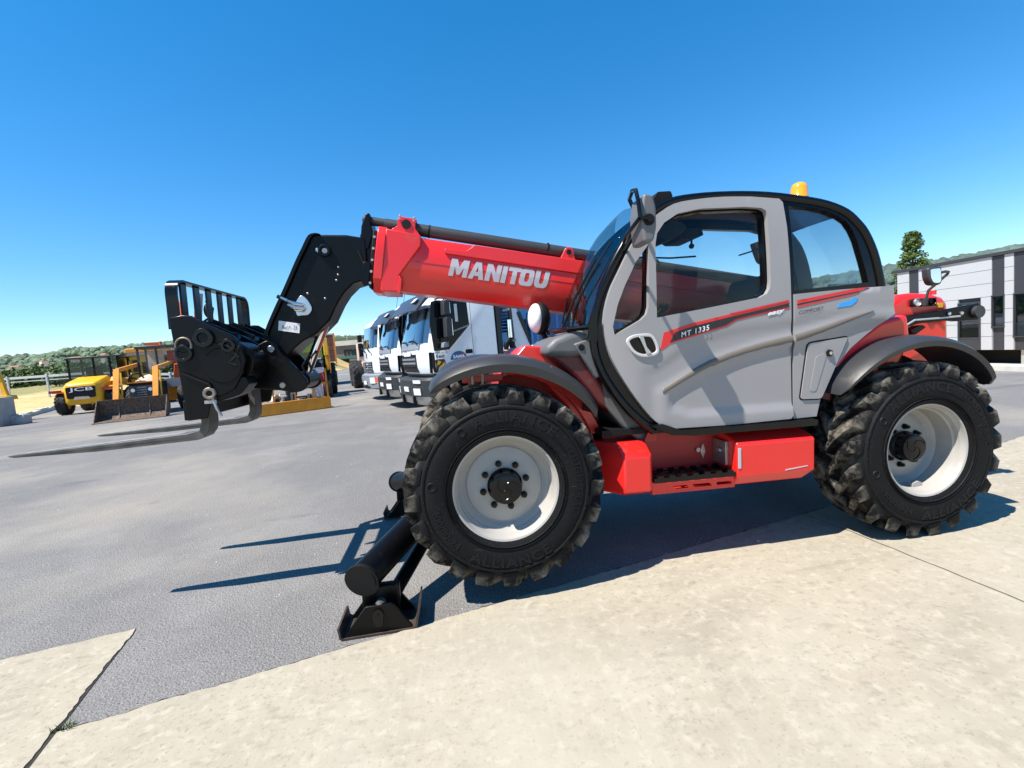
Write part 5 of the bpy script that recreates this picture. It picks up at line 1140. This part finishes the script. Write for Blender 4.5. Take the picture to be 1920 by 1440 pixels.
    for k in range(17):
        g = MB(); x = 3.1+k*.31; g.prism([(x, -.06), (x+.05, -.085), (x+.11, -.085), (x+.16, -.06)], zb+.05, zt-.05, 'z'); g.v = [(a, b+.058, c) for a, b, c in g.v]; g.build('side_rib', body, tb_)
    g = MB(); g.bx(2.98, 8.22, -.05, 2.55, zb-.14, zb-.004); g.build('body_rail', 'white_paint' if main else 'bumper_grey', tb_)
    if main:
        g = MB(); g.bx(1.97, 2.10, .02, 2.48, 1.0, 2.98); g.build('rear_shield', 'bumper_grey', t)
        for k in range(14): g = MB(); g.bx(2.10, 2.13, .04, .5, 2.0+k*.07, 2.04+k*.07); g.build('louvre', 'black_matt', t)
        for k in range(13): g = MB(); g.bx(2.2, 2.55, .28, .6, 2.0+k*.085, 2.05+k*.085); g.build('cooler_fin', 'blue_paint', t)
        g = MB(); g.tube([(2.42, .12, 1.3), (2.42, .12, 1.9), (2.42, .12, 2.6), (2.42, .12, 3.2)], [.07, .075, .05, .045], 10); g.build('exhaust_stack', 'plastic_dark', t)
        g = MB(); g.tube([(2.32, .02, 1.85), (2.32, .02, 2.3)], .07, 12); g.build('air_tank', 'chrome', t)
        g = MB(); g.tube([(2.2, .10, 2.55), (2.42, .10, 2.57)], .03, 8); g.tube([(2.2, .05, 1.75), (2.5, .05, 1.78)], .025, 8); g.build('pipe_bracket', 'steel_dull', t)
        g = MB(); g.tube(catmull([(2.18, .02, 1.55), (2.20, .0, 1.72), (2.30, .0, 1.75), (2.40, .0, 1.55), (2.55, .0, 1.25), (2.7, .02, 1.0)], 4), .065, 10); g.build('intake_hose', 'black_matt', t)
        g = MB(); g.prism([(2.42, 3.1), (2.62, 3.1), (2.66, 2.4), (3.1, 1.3), (3.05, 1.0), (2.50, 1.0), (2.5, 1.9)], .16, .26); cr_ = g.build('crane_support', 'white_paint', t)
        put_text('lettering', 'FIAMI', 'decal_black', cr_, (2.62, .155, 1.16), (1, 0, 0), (0, 0, 1), .42, .08, bold=.02)
        g = MB(); g.obox((2.68, .14, 2.5), (3.05, .14, 1.55), .05, .09, (1, 0, 0)); g.build('crane_stay', 'bumper_grey', t)
        # door decals
        dsh = roundp([(.30, 1.03+.13), (.27, 1.44), (.30, 1.46), (.50, 1.46), (.53, 1.36), (.36, 1.16)], .015, 2)
        g = MB(); g.prism(dsh, -.010, -.002); sh = g.build('door_sticker', 'decal_black', t)
        g = MB(); g.prism([(.31, 1.32), (.34, 1.44), (.42, 1.40), (.37, 1.34)], -.013, -.0105); g.prism([(.33, 1.19), (.35, 1.27), (.50, 1.39), (.50, 1.34), (.38, 1.2)], -.013, -.0105); g.build('sticker_yellow', 'yellow', sh)
        put_text('lettering', '560', 'decal_black', t, (.29, -.008, 1.49), (1, 0, 0), (0, 0, 1), .22, .075, bold=.03); put_text('lettering', 'STRALIS', 'bumper_silver', t, (.27, -.008, 1.59), (1, 0, 0), (0, 0, 1), .33, .04)
        dome = [(.66+.215+.215*math.cos(a), 1.42+.2*math.sin(a)) for a in [math.pi*i/14 for i in range(15)]]
        g = MB(); g.prism(dome, -.009, -.002); dm = g.build('door_emblem', 'blue_paint', t)
        g = MB(); g.prism([(.93, 1.425), (1.07, 1.425), (1.02, 1.54), (.95, 1.55)], -.011, -.0095); g.build('emblem_red', 'decal_red', dm)
        put_text('lettering', 'SAMA', 'white_sticker', dm, (.72, -.012, 1.45), (1, 0, 0), (0, 0, 1), .31, .08, bold=.03)
    return t
pm('glass_black', (.004, .005, .007), .06, var=.1, spec=.2)
iveco('nearest white truck with blue tipper body and visor, beside the red boom', (-.80, 8.13, 0), R(20), True)
iveco('middle white truck with dark visor between the other two white trucks', (-1.85, 11.35, 0), R(20), False)

# ---- third truck, older flat white cab with star badge
t = thing('tipper_truck', 'farthest white truck of the row with star badge, slatted grille and orange beacon', 'truck', (-2.95, 14.9, 0), R(21), 'trucks parked in a row')
truck_cab(t, [(.06, 1.06), (.02, 1.20), (.02, 2.0), (.16, 2.86), (.24, 2.98), (.5, 3.12), (1.0, 3.16), (1.9, 3.12), (1.95, 3.0), (1.95, 1.0), (.4, 1.0)])
fpatch(t, 'windscreen', 'glass_truck', [(.025, 2.02), (.15, 2.82)], .14, 2.36, .012)
gr = fpatch(t, 'grille', 'bumper_grey', [(.04, 1.08), (.02, 1.50)], .55, 1.95, .012)
for z in (1.12, 1.21, 1.30, 1.39, 1.46): fpatch(t, 'grille_slat', 'bumper_silver', [(.025, z), (.02, z+.035)], .58, 1.92, .03)
g = MB(); g.loft([[(-.01-.005*s_+fx(1.25), 1.25+rr*math.cos(a), 1.32+rr*math.sin(a)) for a in [2*math.pi*i/28 for i in range(28)]] for s_, rr in ((0, .13), (6, .13), (6, .115), (0, .115))], caps=False); 
for k in range(3):
    a = math.pi/2+k*2.0944; g.obox((-.03+fx(1.25), 1.25, 1.32), (-.03+fx(1.25), 1.25+.12*math.cos(a), 1.32+.12*math.sin(a)), .03, .012, (1, 0, 0))
g.build('star_badge', 'chrome', t)
g = MB(); g.loft([[(.01-.005*s_+fx(1.25), 1.25+rr*.55*math.cos(a), 1.74+rr*math.sin(a)) for a in [2*math.pi*i/20 for i in range(20)]] for s_, rr in ((0, .10), (3, .10), (3, .07), (0, .07))], caps=False); g.build('maker_emblem', 'bumper_grey', t)
for y0 in (.5, 1.3):
    g = MB(); g.tube([(-.03, y0, 1.93), (-.04, y0+.3, 2.02), (-.02, y0+.65, 2.06)], .016, 5); g.tube([(-.02, y0, 1.86), (-.04, y0+.1, 1.92)], .02, 5); g.build('wiper', 'black_matt', t)
g = MB(); rings = []
for y in YS: rings.append([(.10+fx(y), y, .42), (-.10+fx(y), y, .50), (-.14+fx(y), y, .98), (-.02+fx(y), y, 1.04), (.5, y, 1.04), (.5, y, .42)])
g.loft(rings); g.build('bumper', 'bumper_silver', t, smooth=35)
for y0, y1, z0, z1, m_, nm in ((.18, .5, .68, .90, 'lamp_white', 'head_lamp'), (2.0, 2.32, .68, .90, 'lamp_white', 'head_lamp'), (1.0, 1.5, .62, .76, 'white_sticker', 'number_plate'), (.05, .16, .70, .90, 'orange_red', 'indicator'), (.6, 1.9, .47, .57, 'black_matt', 'bumper_opening')): fpatch(t, nm, m_, [(-.12, z0), (-.135, z1)], y0, y1, .02, 3)
g = MB(); g.bx(.3, 7, .5, 2, .7, 1.0); g.build('chassis', 'bumper_grey', t)
g = MB(); g.bx(2.2, 7.5, 0, 2.5, 1.3, 2.7); g.build('tipper_body', 'bumper_silver', t)
for x in (1.3, 5): o = add_wheel(t, TW, (x, .17, .52)); o.rotation_euler = (0, 0, -math.pi/2); o = add_wheel(t, TW, (x, 2.33, .52)); o.rotation_euler = (0, 0, math.pi/2)
g = MB(); g.lathe([(.09, 0), (.09, .03), (.075, .04), (.07, .18), (.04, .22), (.001, .225)], 14, (.75, 1.0, 3.14), 'z'); g.build('beacon', 'orange_red', t, smooth=50)
for z0 in (2.35, 2.0): g = MB(); g.bx(.05, .2, 2.75, 3.0, z0, z0+.3); g.tube([(.3, 2.48, z0+.2), (.12, 2.85, z0+.2)], .02, 5); g.build('mirror', 'black_matt', t, bevel=.03)
g = MB(); g.prism([(.25, 1.75), (.3, 2.75), (1.2, 2.75), (1.2, 1.95)], -.012, .004); g.build('window', 'glass_black', t)

# ---- yellow telehandler seen from behind (local: y away, x right)
t = thing('yellow_telehandler', 'yellow articulated handler with black cab and white letters on its rear', 'telehandler', (-19.35, 24.25, 0), R(14)); t.scale = (1.1, 1.1, 1.08)
g = MB(); rings = []
for y, w_, zb_, zt_ in ((-.05, .50, .62, 1.36), (.0, .62, .50, 1.46), (.12, .70, .46, 1.54), (.5, .72, .46, 1.62), (1.4, .72, .55, 1.80), (2.2, .62, .7, 1.90)):
    c = [(-w_, zb_+.15), (-w_*.85, zb_), (w_*.85, zb_), (w_, zb_+.15), (w_, zt_-.16), (w_*.82, zt_), (-w_*.82, zt_), (-w_, zt_-.16)]; rings.append([(x, y, z) for x, z in c])
g.loft(rings); g.build('engine_cover', 'yellow', t, bevel=.03, smooth=50)
g = MB(); g.prism(roundp([(-.54, .78), (.54, .78), (.56, 1.34), (-.56, 1.34)], .08, 3), -.075, -.03); gp = g.build('rear_grille', 'black_matt', t)
put_text('lettering', 'JCB', 'white_sticker', gp, (-.44, -.078, 1.08), (1, 0, 0), (0, 0, 1), .92, .22, bold=.015)
g = MB(); g.prism(roundp([(-.3, .72), (.35, .72), (.28, .84), (-.25, .86)], .04), -.09, -.04); g.build('rear_bumper_trim', 'tarp', gp)
JW = simple_wheel('jw', .56, .42, .30, 'yellow', 18)
for x in (-.98, .98):
    for y in (.75, 3.1): add_wheel(t, JW, (x, y, .56), x < 0)
for x in (-1.0, 1.0): g = MB(); g.prism([(y, z) for y, z in ((.3, 1.15), (.75, 1.28), (1.2, 1.2), (1.2, 1.13), (.75, 1.2), (.3, 1.08))], x-.2, x+.2, 'x'); g.build('fender', 'orange', t)
for x0, x1 in ((-1.2, -.75), (.78, 1.25)): g = MB(); g.bx(x0, x1, .0, .06, 1.11, 1.23); g.build('tail_lamp_bar', 'cloth_red', t)
cbx = (-.95, .95, 1.5, 3.0)
for (x, y) in ((-.9, 1.4), (.75, 1.4), (-.9, 2.8), (1.05, 2.8), (.1, 1.4), (1.05, 1.5)): g = MB(); g.bx(x-.035, x+.035, y-.035, y+.035, 1.5, 2.74); g.build('cab_post', 'black_matt', t)
g = MB(); g.bx(-1.0, 1.15, 1.3, 2.95, 2.74, 2.82); g.build('cab_roof', 'plastic_dark', t, bevel=.02)
g = MB(); g.bx(-.87, .72, 1.395, 1.405, 1.7, 2.76); g.build('rear_window', 'glass_smoke', t)
g = MB(); g.bx(1.045, 1.055, 1.53, 2.77, 1.6, 2.74); g.bx(.78, 1.03, 1.43, 1.44, 1.6, 2.74); g.build('side_window', 'glass_smoke', t)
g = MB(); g.prism(roundp([(1.8, 1.7), (2.2, 1.7), (1.95, 2.3), (1.75, 2.3)], .05), -.4, .2, 'x'); g.bx(-.35, .15, 1.9, 2.4, 1.5, 1.75); g.build('seat', 'fabric_grey', t)
g = MB(); g.tube([(-.1+.2*math.cos(a), 1.55, 1.78+.16*math.sin(a)) for a in [i*.4 for i in range(9)]], .025, 6); g.build('steering_wheel', 'tarp', t)
g = MB(); g.prism([(1.0, 1.5), (1.2, 1.7), (3.6, 1.35), (4.6, .7), (4.5, .5), (3.4, 1.1)], .8, 1.1, 'x'); g.build('loader_arm', 'orange', t)
g = MB(); g.bx(.7, 1.2, 1.2, 2.6, .5, .95); g.build('side_tank', 'black_matt', t)
g = MB(); g.ball((1.0, 1.15, .75), .16); g.build('hydraulic_can', 'galvanised', t)
g = MB(); g.bx(-1.35, -1.0, 1.5, 1.54, 1.55, 2.7); g.build('open_door', 'glass_tint', t)

# ---- old orange loader tractor with bucket and backhoe
t = thing('loader_tractor', 'old orange loader tractor with wide rusty front bucket and weathered cab', 'tractor', (-12.66, 17.0, 0), R(15.7))
bk = [(-.02, .03), (.0, .0), (.62, .04), (.80, .25), (.80, .62), (.66, .86), (.62, .86), (.74, .60), (.74, .28), (.58, .09), (.02, .05)]
g = MB(); g.prism(bk, -1.18, 1.12, 'x'); bk_o = g.build('bucket', 'rust_steel', t, bevel=.006)
for x in (-1.18, 1.09): g = MB(); g.prism([(0, .0), (.62, .04), (.80, .25), (.80, .62), (.66, .86), (.60, .84)], x, x+.03, 'x'); g.build('bucket_side', 'rust_steel', bk_o)
for x in (-.55, .45): g = MB(); g.prism([(.62, .08), (.74, .28), (.74, .6), (.70, .6), (.68, .3), (.58, .12)], x, x+.03, 'x'); g.build('bucket_rib', 'worn_steel', bk_o)
g = MB(); g.bx(-1.19, 1.13, -.05, .04, .0, .035); g.build('cutting_edge', 'worn_steel', bk_o)
for x in (-.70, .62):
    g = MB(); g.obox((x, 1.0, .62), (x, 1.6, 2.05), .10, .20, (1, 0, 0)); g.obox((x, 1.6, 2.0), (x+.0, 4.2, 2.25), .10, .16); g.build('loader_arm', 'orange', t, bevel=.01)
    g = MB(); g.obox((x+.16, 1.25, .70), (x+.16, 1.45, 1.9), .05, .05); g.build('loader_ram', 'yellow', t)
g = MB(); g.bx(-.48, .42, 1.9, 3.8, .6, 1.45); g.build('engine_block', 'black_matt', t, bevel=.05)
g = MB(); g.bx(-.46, .40, 1.86, 1.92, .72, 1.3); g.build('radiator_grille', 'plastic_dark', t)
for x in (-.33, .27): g = MB(); g.cyl((x, 1.88, 1.12), (x, 1.82, 1.12), .075, n=14); g.build('head_lamp', 'lamp_white', t)
for z in (.8, .9, 1.0, 1.1, 1.2): g = MB(); g.bx(-.2, .14, 1.84, 1.865, z, z+.035); g.build('grille_bar', 'bumper_silver', t)
g = MB(); g.bx(-.55, .5, 1.75, 1.86, .52, .64); g.build('front_bumper', 'orange', t)
g = MB(); g.bx(-.5, .45, 1.88, 3.7, 1.42, 1.47); g.build('bonnet_edge', 'orange', t)
g = MB(); g.tube([(-.3, 2.9, 1.45), (-.3, 2.9, 2.3)], .04, 8); g.build('exhaust_pipe', 'black_matt', t)
q = random.Random(4); g = MB(); rings = []
for i in range(9):
    x = -.35+.85*i/8; rings.append([(x, 1.9+1.5*k/7, 1.46+.26*math.sin(math.pi*k/7)*math.sin(math.pi*(i+.5)/9)+q.uniform(-.05, .06)) for k in range(8)])
g.loft(rings, closed=False); g.build('tarpaulin', 'tarp', t, smooth=60)
g = MB(); g.tube(catmull([(-.45, 2.2, 1.4), (-.4, 2.0, 1.75), (-.1, 2.1, 1.8), (.0, 2.4, 1.5)], 4), .035, 6); g.tube(catmull([(-.6, 2.6, 1.3), (-.55, 2.3, 1.65), (-.3, 2.4, 1.6)], 4), .03, 6); g.build('hose', 'black_matt', t)
SW = simple_wheel('sw', .38, .25, .2, 'rim_paint'); LW = simple_wheel('lw', .60, .38, .33, 'lamp_white', 16)
for x in (-.62, .62): add_wheel(t, SW, (x, 2.2, .38), x < 0)
for x in (-.95, .98): add_wheel(t, LW, (x, 4.1, .60), x < 0)
for (x, y) in ((-.55, 3.9), (1.05, 3.9), (-.55, 5.1), (1.05, 5.1), (.15, 3.9)): g = MB(); g.bx(x-.04, x+.04, y-.04, y+.04, 1.2, 2.95); g.build('cab_post', 'plastic_dark', t)
g = MB(); g.bx(-.62, 1.15, 3.75, 5.25, 2.95, 3.07); g.build('cab_roof', 'fender_plastic', t, bevel=.02)
g = MB(); g.bx(-.51, .10, 3.86, 3.88, 2.0, 2.93); g.build('windscreen', 'glass_clear', t); g = MB(); g.bx(.2, 1.0, 3.86, 3.88, 2.0, 2.93); g.build('windscreen', 'glass_clear', t)
g = MB(); g.bx(.3, 1.03, 5.0, 5.1, 2.2, 2.85); g.build('red_curtain', 'cloth_red', t); g = MB(); g.bx(-.50, .15, 5.04, 5.1, 2.0, 2.9); g.build('rear_panel', 'tarp', t)
g = MB(); g.bx(-.55, 1.05, 3.8, 5.1, 1.1, 1.5); g.build('cab_base', 'bumper_silver', t)
g = MB(); g.bx(1.05, 1.11, 4.0, 5.0, 1.2, 2.2); g.build('cab_door', 'bumper_silver', t)
g = MB(); g.obox((.45, 5.4, 1.0), (.88, 7.0, 5.4), .22, .34, (1, 0, 0)); g.obox((.30, 5.5, 1.0), (.62, 6.9, 4.7), .10, .12); g.build('backhoe_boom', 'orange_red', t)
g = MB(); g.obox((1.62, 7.0, 5.85), (1.0, 7.3, 2.0), .18, .34, (1, 0, 0)); g.build('backhoe_dipper', 'bumper_silver', t)
g = MB(); g.cyl((1.60, 6.8, 5.6), (1.1, 6.3, 3.2), .06); g.build('backhoe_ram', 'cloth_red', t)
g = MB(); g.ball((1.95, 6.9, 4.9), (.22, .2, .4)); g.tube([(1.9, 6.8, 5.4), (2.2, 6.8, 5.0), (2.1, 6.8, 4.6), (1.5, 6.8, 4.2), (1.1, 7, 3.8)], .06, 6); g.build('hose_bundle', 'black_matt', t)
g = MB(); g.bx(-1.0, .6, 5.2, 5.5, .4, 1.2); g.build('backhoe_frame', 'orange', t)
g = MB(); g.bx(-.55, .0, 5.25, 5.6, 3.0, 3.3); g.lathe([(.06, 0), (.06, .2), (.001, .22)], 8, (.1, 5.0, 3.1), 'z'); g.build('roof_beacon', 'orange_red', t)

# ---- yellow dumper cab between the two
t = thing('yellow_dumper', 'tall yellow machine cab with flat brown canopy between the handler and the tractor', 'dumper', (-18.2, 27.6, 0), R(14))
g = MB(); g.bx(-.55, .5, -.3, 1.0, .9, 2.95); g.build('body', 'yellow', t, bevel=.05)
g = MB(); g.bx(-.42, -.12, -.32, -.29, 2.0, 2.7); g.bx(.02, .34, -.32, -.29, 1.9, 2.55); g.build('window', 'glass_black', t)
g = MB(); g.bx(-.65, 1.1, -.5, 1.3, 3.12, 3.38); g.build('canopy', 'orange', t, bevel=.03)
g = MB(); g.bx(-.6, 1.05, -.45, 1.25, 2.95, 3.12); g.build('canopy_frame', 'tarp', t)
for x in (-.8, .75): 
    for y in (0, 1.6): add_wheel(t, JW, (x, y, .56), x < 0)
g = MB(); g.bx(-.5, .45, -.6, 2.2, .5, .9); g.build('chassis', 'black_matt', t)

# ---- orange work platform basket lying in front of the dark tractor
t = thing('work_platform', 'orange steel work platform basket with solid toe board draped with red and white cloth', 'work platform', (-5.52, 13.75, 0), R(25))
g = MB(); g.bx(-1.16, 1.16, 0, .05, .02, .42); g.build('toe_board', 'orange', t, bevel=.01)
for x in (-1.16, 1.11): g = MB(); g.prism([(0.05, .02), (1.0, .02), (1.0, .25), (.25, .25), (.05, .42)], x, x+.05, 'x'); g.build('side_board', 'orange', t)
g = MB(); g.bx(-1.1, 1.1, .06, 1.0, .04, .08); g.build('floor', 'steel_dull', t)
for x in (-1.13, -.62, .05, .62, 1.10):
    z1 = 1.4 if x > .6 else (.85 if x < -.6 else 1.1); g = MB(); g.bx(x-.025, x+.025, .06, .11, .1, z1); g.build('post', 'orange', t)
g = MB(); g.bx(.02, 1.12, .06, .11, 1.36, 1.42); g.bx(.02, 1.12, .06, .11, .88, .94); g.build('rail', 'orange', t)
g = MB(); g.bx(-1.13, .02, .06, .11, .82, .87); g.build('rail', 'orange', t)
g = MB(); g.prism(roundp([(.02, .75), (.46, .75), (.46, 1.30), (.02, 1.30)], .1, 3), .02, .055); g.build('side_panel', 'orange', t)
for k in range(5): g = MB(); g.bx(-.55+.27*k, -.42+.27*k, .3, .8, .1, .45+.1*(k % 3)); g.build('battery_box', 'plastic_dark', t, bevel=.01)
q = random.Random(14)
for nm, m_, x0, x1, z0, z1, yy in (('red_cloth', 'cloth_red', .48, 1.05, .92, 1.25, .13), ('white_cloth', 'cloth_white', .10, 1.05, 1.28, 1.46, .02), ('white_cloth', 'cloth_white', .58, .98, .42, .92, .14), ('red_cloth', 'cloth_red', .85, 1.04, .45, .9, .2)):
    g = MB(); rings = []
    for i in range(13): rings.append([(x0+(x1-x0)*i/12, yy+.03*math.sin(i*1.7+k)+q.uniform(-.015, .015), z0+(z1-z0)*k/4+q.uniform(-.02, .02)) for k in range(5)])
    g.loft(rings, closed=False); g.build(nm, m_, t, smooth=60)
g = MB(); rings = []
for i in range(13): rings.append([(-1.05+.7*i/12, .3+.5*k/4, .55+.12*math.sin(i*.8+k)+q.uniform(-.03, .03)) for k in range(5)])
g.loft(rings, closed=False); g.build('folded_sheet', 'tarp', t, smooth=60)

# ---- dark tractor with green tinted cab and yellow loader frame
t = thing('dark_tractor', 'black tractor with green tinted cab glass and yellow loader frame behind the orange platform', 'tractor', (-6.5, 19.0, 0), R(14))
g = MB(); rings = []
for y, w_, z0, z1 in ((-.2, .5, .75, 1.55), (-.1, .62, .6, 1.72), (1.4, .66, .6, 1.88), (1.9, .7, .6, 1.92)): rings.append([(-w_, y, z0), (w_, y, z0), (w_, y, z1-.15), (w_*.8, y, z1), (-w_*.8, y, z1), (-w_, y, z1-.15)])
g.loft(rings); g.build('bonnet', 'black_paint', t, bevel=.04)
g = MB(); g.bx(-.62, .62, .1, 1.2, 1.80, 1.86); g.build('bonnet_trim', 'white_paint', t)
for x in (-.45, .45): g = MB(); g.ball((x, -.17, 1.25), (.15, .06, .09)); g.build('head_lamp', 'lamp_white', t)
for (x, y) in ((-.75, 1.9), (.72, 1.9), (-.8, 3.3), (.78, 3.3)): g = MB(); g.bx(x-.04, x+.04, y-.04, y+.04, 1.3, 2.75); g.build('cab_post', 'black_matt', t)
g = MB(); g.bx(-.85, .85, 1.8, 3.4, 2.75, 2.9); g.build('cab_roof', 'plastic_dark', t, bevel=.04)
g = MB(); g.bx(-.72, .68, 1.89, 1.91, 1.85, 2.73); g.build('windscreen', 'glass_green', t); g = MB(); g.bx(-.7, .7, 3.28, 3.30, 1.6, 2.7); g.build('rear_window', 'glass_green', t); g = MB(); g.bx(.77, .785, 1.95, 3.25, 1.6, 2.72); g.build('side_window', 'glass_green', t)
g = MB(); g.bx(-.3, .3, 2.5, 2.7, 1.5, 2.2); g.tube([(.25*math.cos(a), 2.1+.05*math.sin(a), 1.95+.2*math.sin(a)) for a in [i*.4 for i in range(17)]], .02, 5); g.build('seat', 'black_matt', t)
g = MB(); g.bx(-.7, .7, 1.9, 3.4, .7, 1.5); g.build('cab_base', 'black_matt', t)
DW = simple_wheel('dw', .52, .34, .26, 'cloth_red', 16); DR = simple_wheel('dr', .80, .48, .4, 'cloth_red', 18)
for x in (-.78, .78): add_wheel(t, DW, (x, .3, .52), x < 0)
for x in (-.95, .98): add_wheel(t, DR, (x, 2.9, .80), x < 0)
for x in (-.86, .86):
    g = MB(); g.bx(x-.06, x+.06, .7, .95, 1.25, 2.85); g.bx(x-.1, x+.1, .6, 1.0, 1.95, 2.75); g.build('loader_mast', 'yellow', t, bevel=.02)
    g = MB(); g.obox((x, .75, 2.8), (x*.5, .6, 2.85), .1, .1); g.bx(x+.08, x+.14, .62, .7, 1.1, 2.4); g.build('loader_arm', 'orange', t)
g = MB(); g.ball((-.15, -.32, 1.15), (.12, .06, .3)); g.build('red_bag', 'decal_red', t)

# ---- rusty tipper trailer, loader with big tyre, far shop building
t = thing('rusty_trailer', 'rusty brown tipping trailer behind the yellow loader frame', 'trailer', (-9.0, 30.5, 0), R(14))
for k in range(5): g = MB(); g.bx(-1.1, 1.15, 0, .08, 1.65+.38*k, 2.0+.38*k); g.build('tailboard_plank', 'brick_red', t, bevel=.01)
g = MB(); g.bx(-1.05, 1.1, .08, 5, 1.66, 3.5); g.build('body', 'brick_red', t)
for x in (-1.14, 1.14): g = MB(); g.bx(x-.05, x+.05, -.04, .1, 1.5, 3.62); g.build('corner_post', 'orange', t)
g = MB(); g.bx(-1.15, 1.2, -.02, 5, 3.5, 3.6); g.build('top_rail', 'tarp', t)
g = MB(); g.bx(-.5, .5, .1, 4.9, .9, 1.6); g.build('chassis', 'black_matt', t)
for x in (-.9, .95):
    for y in (1, 2.2): add_wheel(t, TW, (x, y, .52), x < 0)
t = thing('wheel_loader', 'wheel loader mostly hidden behind the farthest white truck, one big lugged tyre showing', 'wheel loader', (-4.6, 25.0, 0), R(14))
BW = simple_wheel('bw', .80, .6, .4, 'rim_paint', 16)
for x in (-.85, .85):
    for y in (0.2, 2.8): add_wheel(t, BW, (x, y, .80), x < 0)
g = MB(); g.bx(-.6, .6, -.4, 3.2, .7, 1.5); g.build('body', 'tarp', t, bevel=.05); g = MB(); g.bx(-.65, .65, 1.0, 2.4, 1.5, 2.6); g.build('cab', 'tarp', t, bevel=.05)
g = MB(); g.bx(-.6, .6, .98, 1.0, 1.8, 2.5); g.build('windscreen', 'glass_black', t)
g = MB(); g.prism(roundp([(.35, 2.7), (.50, 2.7), (.50, 3.0), (.35, 3.0)], .05), .6, .75); g.tube([(.42, .7, 2.5), (.42, .7, 2.75)], .02, 5); g.build('mirror', 'black_matt', t)
t = thing('shop_building', 'long brown shop building with white fascia and roof railing far behind the trucks', 'building', (-24, 110, 0))
g = MB(); g.bx(-8, 32, 0, 14, 0, 5.3); g.build('wall', 'wall_beige', t)
g = MB(); g.bx(-8.4, 32.4, -.5, 14.4, 5.3, 6.4); g.build('fascia', 'render_wall', t)
g = MB(); g.bx(-8, 32, -.06, -.002, 2.25, 2.75); g.build('green_band', 'green_band', t)
for k in range(14): g = MB(); g.bx(-8+k*3, -7.9+k*3, -.3, -.2, 6.4, 7.9); g.build('railing_post', 'galvanised', t)
for z in (7.2, 7.85): g = MB(); g.bx(-8, 32, -.28, -.22, z-.05, z); g.build('railing', 'galvanised', t)
g = MB(); g.bx(-6, 30, 3, 9, 6.4, 7.6); g.build('roof_unit', 'leaf_far', t)
put_text('lettering', 'ma', 'decal_black', t, (.0, -.07, 2.9), (1, 0, 0), (0, 0, 1), 3.5, 1.45, bold=.04)
for k in range(6): g = MB(); g.bx(-7+k*5.5, -4.5+k*5.5, -.03, -.01, .1, 2.1); g.build('shop_window', 'glass_black', t)

# ---- yellow digger arm behind the concrete block at the left edge
t = thing('digger_arm', 'yellow digger arm poking up behind the concrete block at the left edge', 'excavator', (-22.75, 23, 0))
g = MB(); g.prism(catmull([(-.9, 0.2), (-.7, 1.6), (-.1, 2.45), (.35, 2.75), (.75, 2.6), (.85, 2.3), (.7, 2.2), (.4, 2.35), (-.2, 1.9), (-.4, .2)], 3, True), -.15, .15); g.build('boom', 'yellow', t, bevel=.03)
g = MB(); g.obox((.78, 0, 2.5), (1.02, 0, 1.2), .2, .16, (0, 1, 0)); g.build('dipper', 'yellow', t, bevel=.02)
g = MB(); g.prism(roundp([(.5, 1.15), (1.25, 1.1), (1.2, 1.3), (.6, 1.35)], .04), -.3, .3); g.build('bucket_link', 'yellow', t); g = MB(); g.cyl((.3, 0, 2.2), (.85, 0, 1.5), .05); g.build('ram', 'tarp', t)
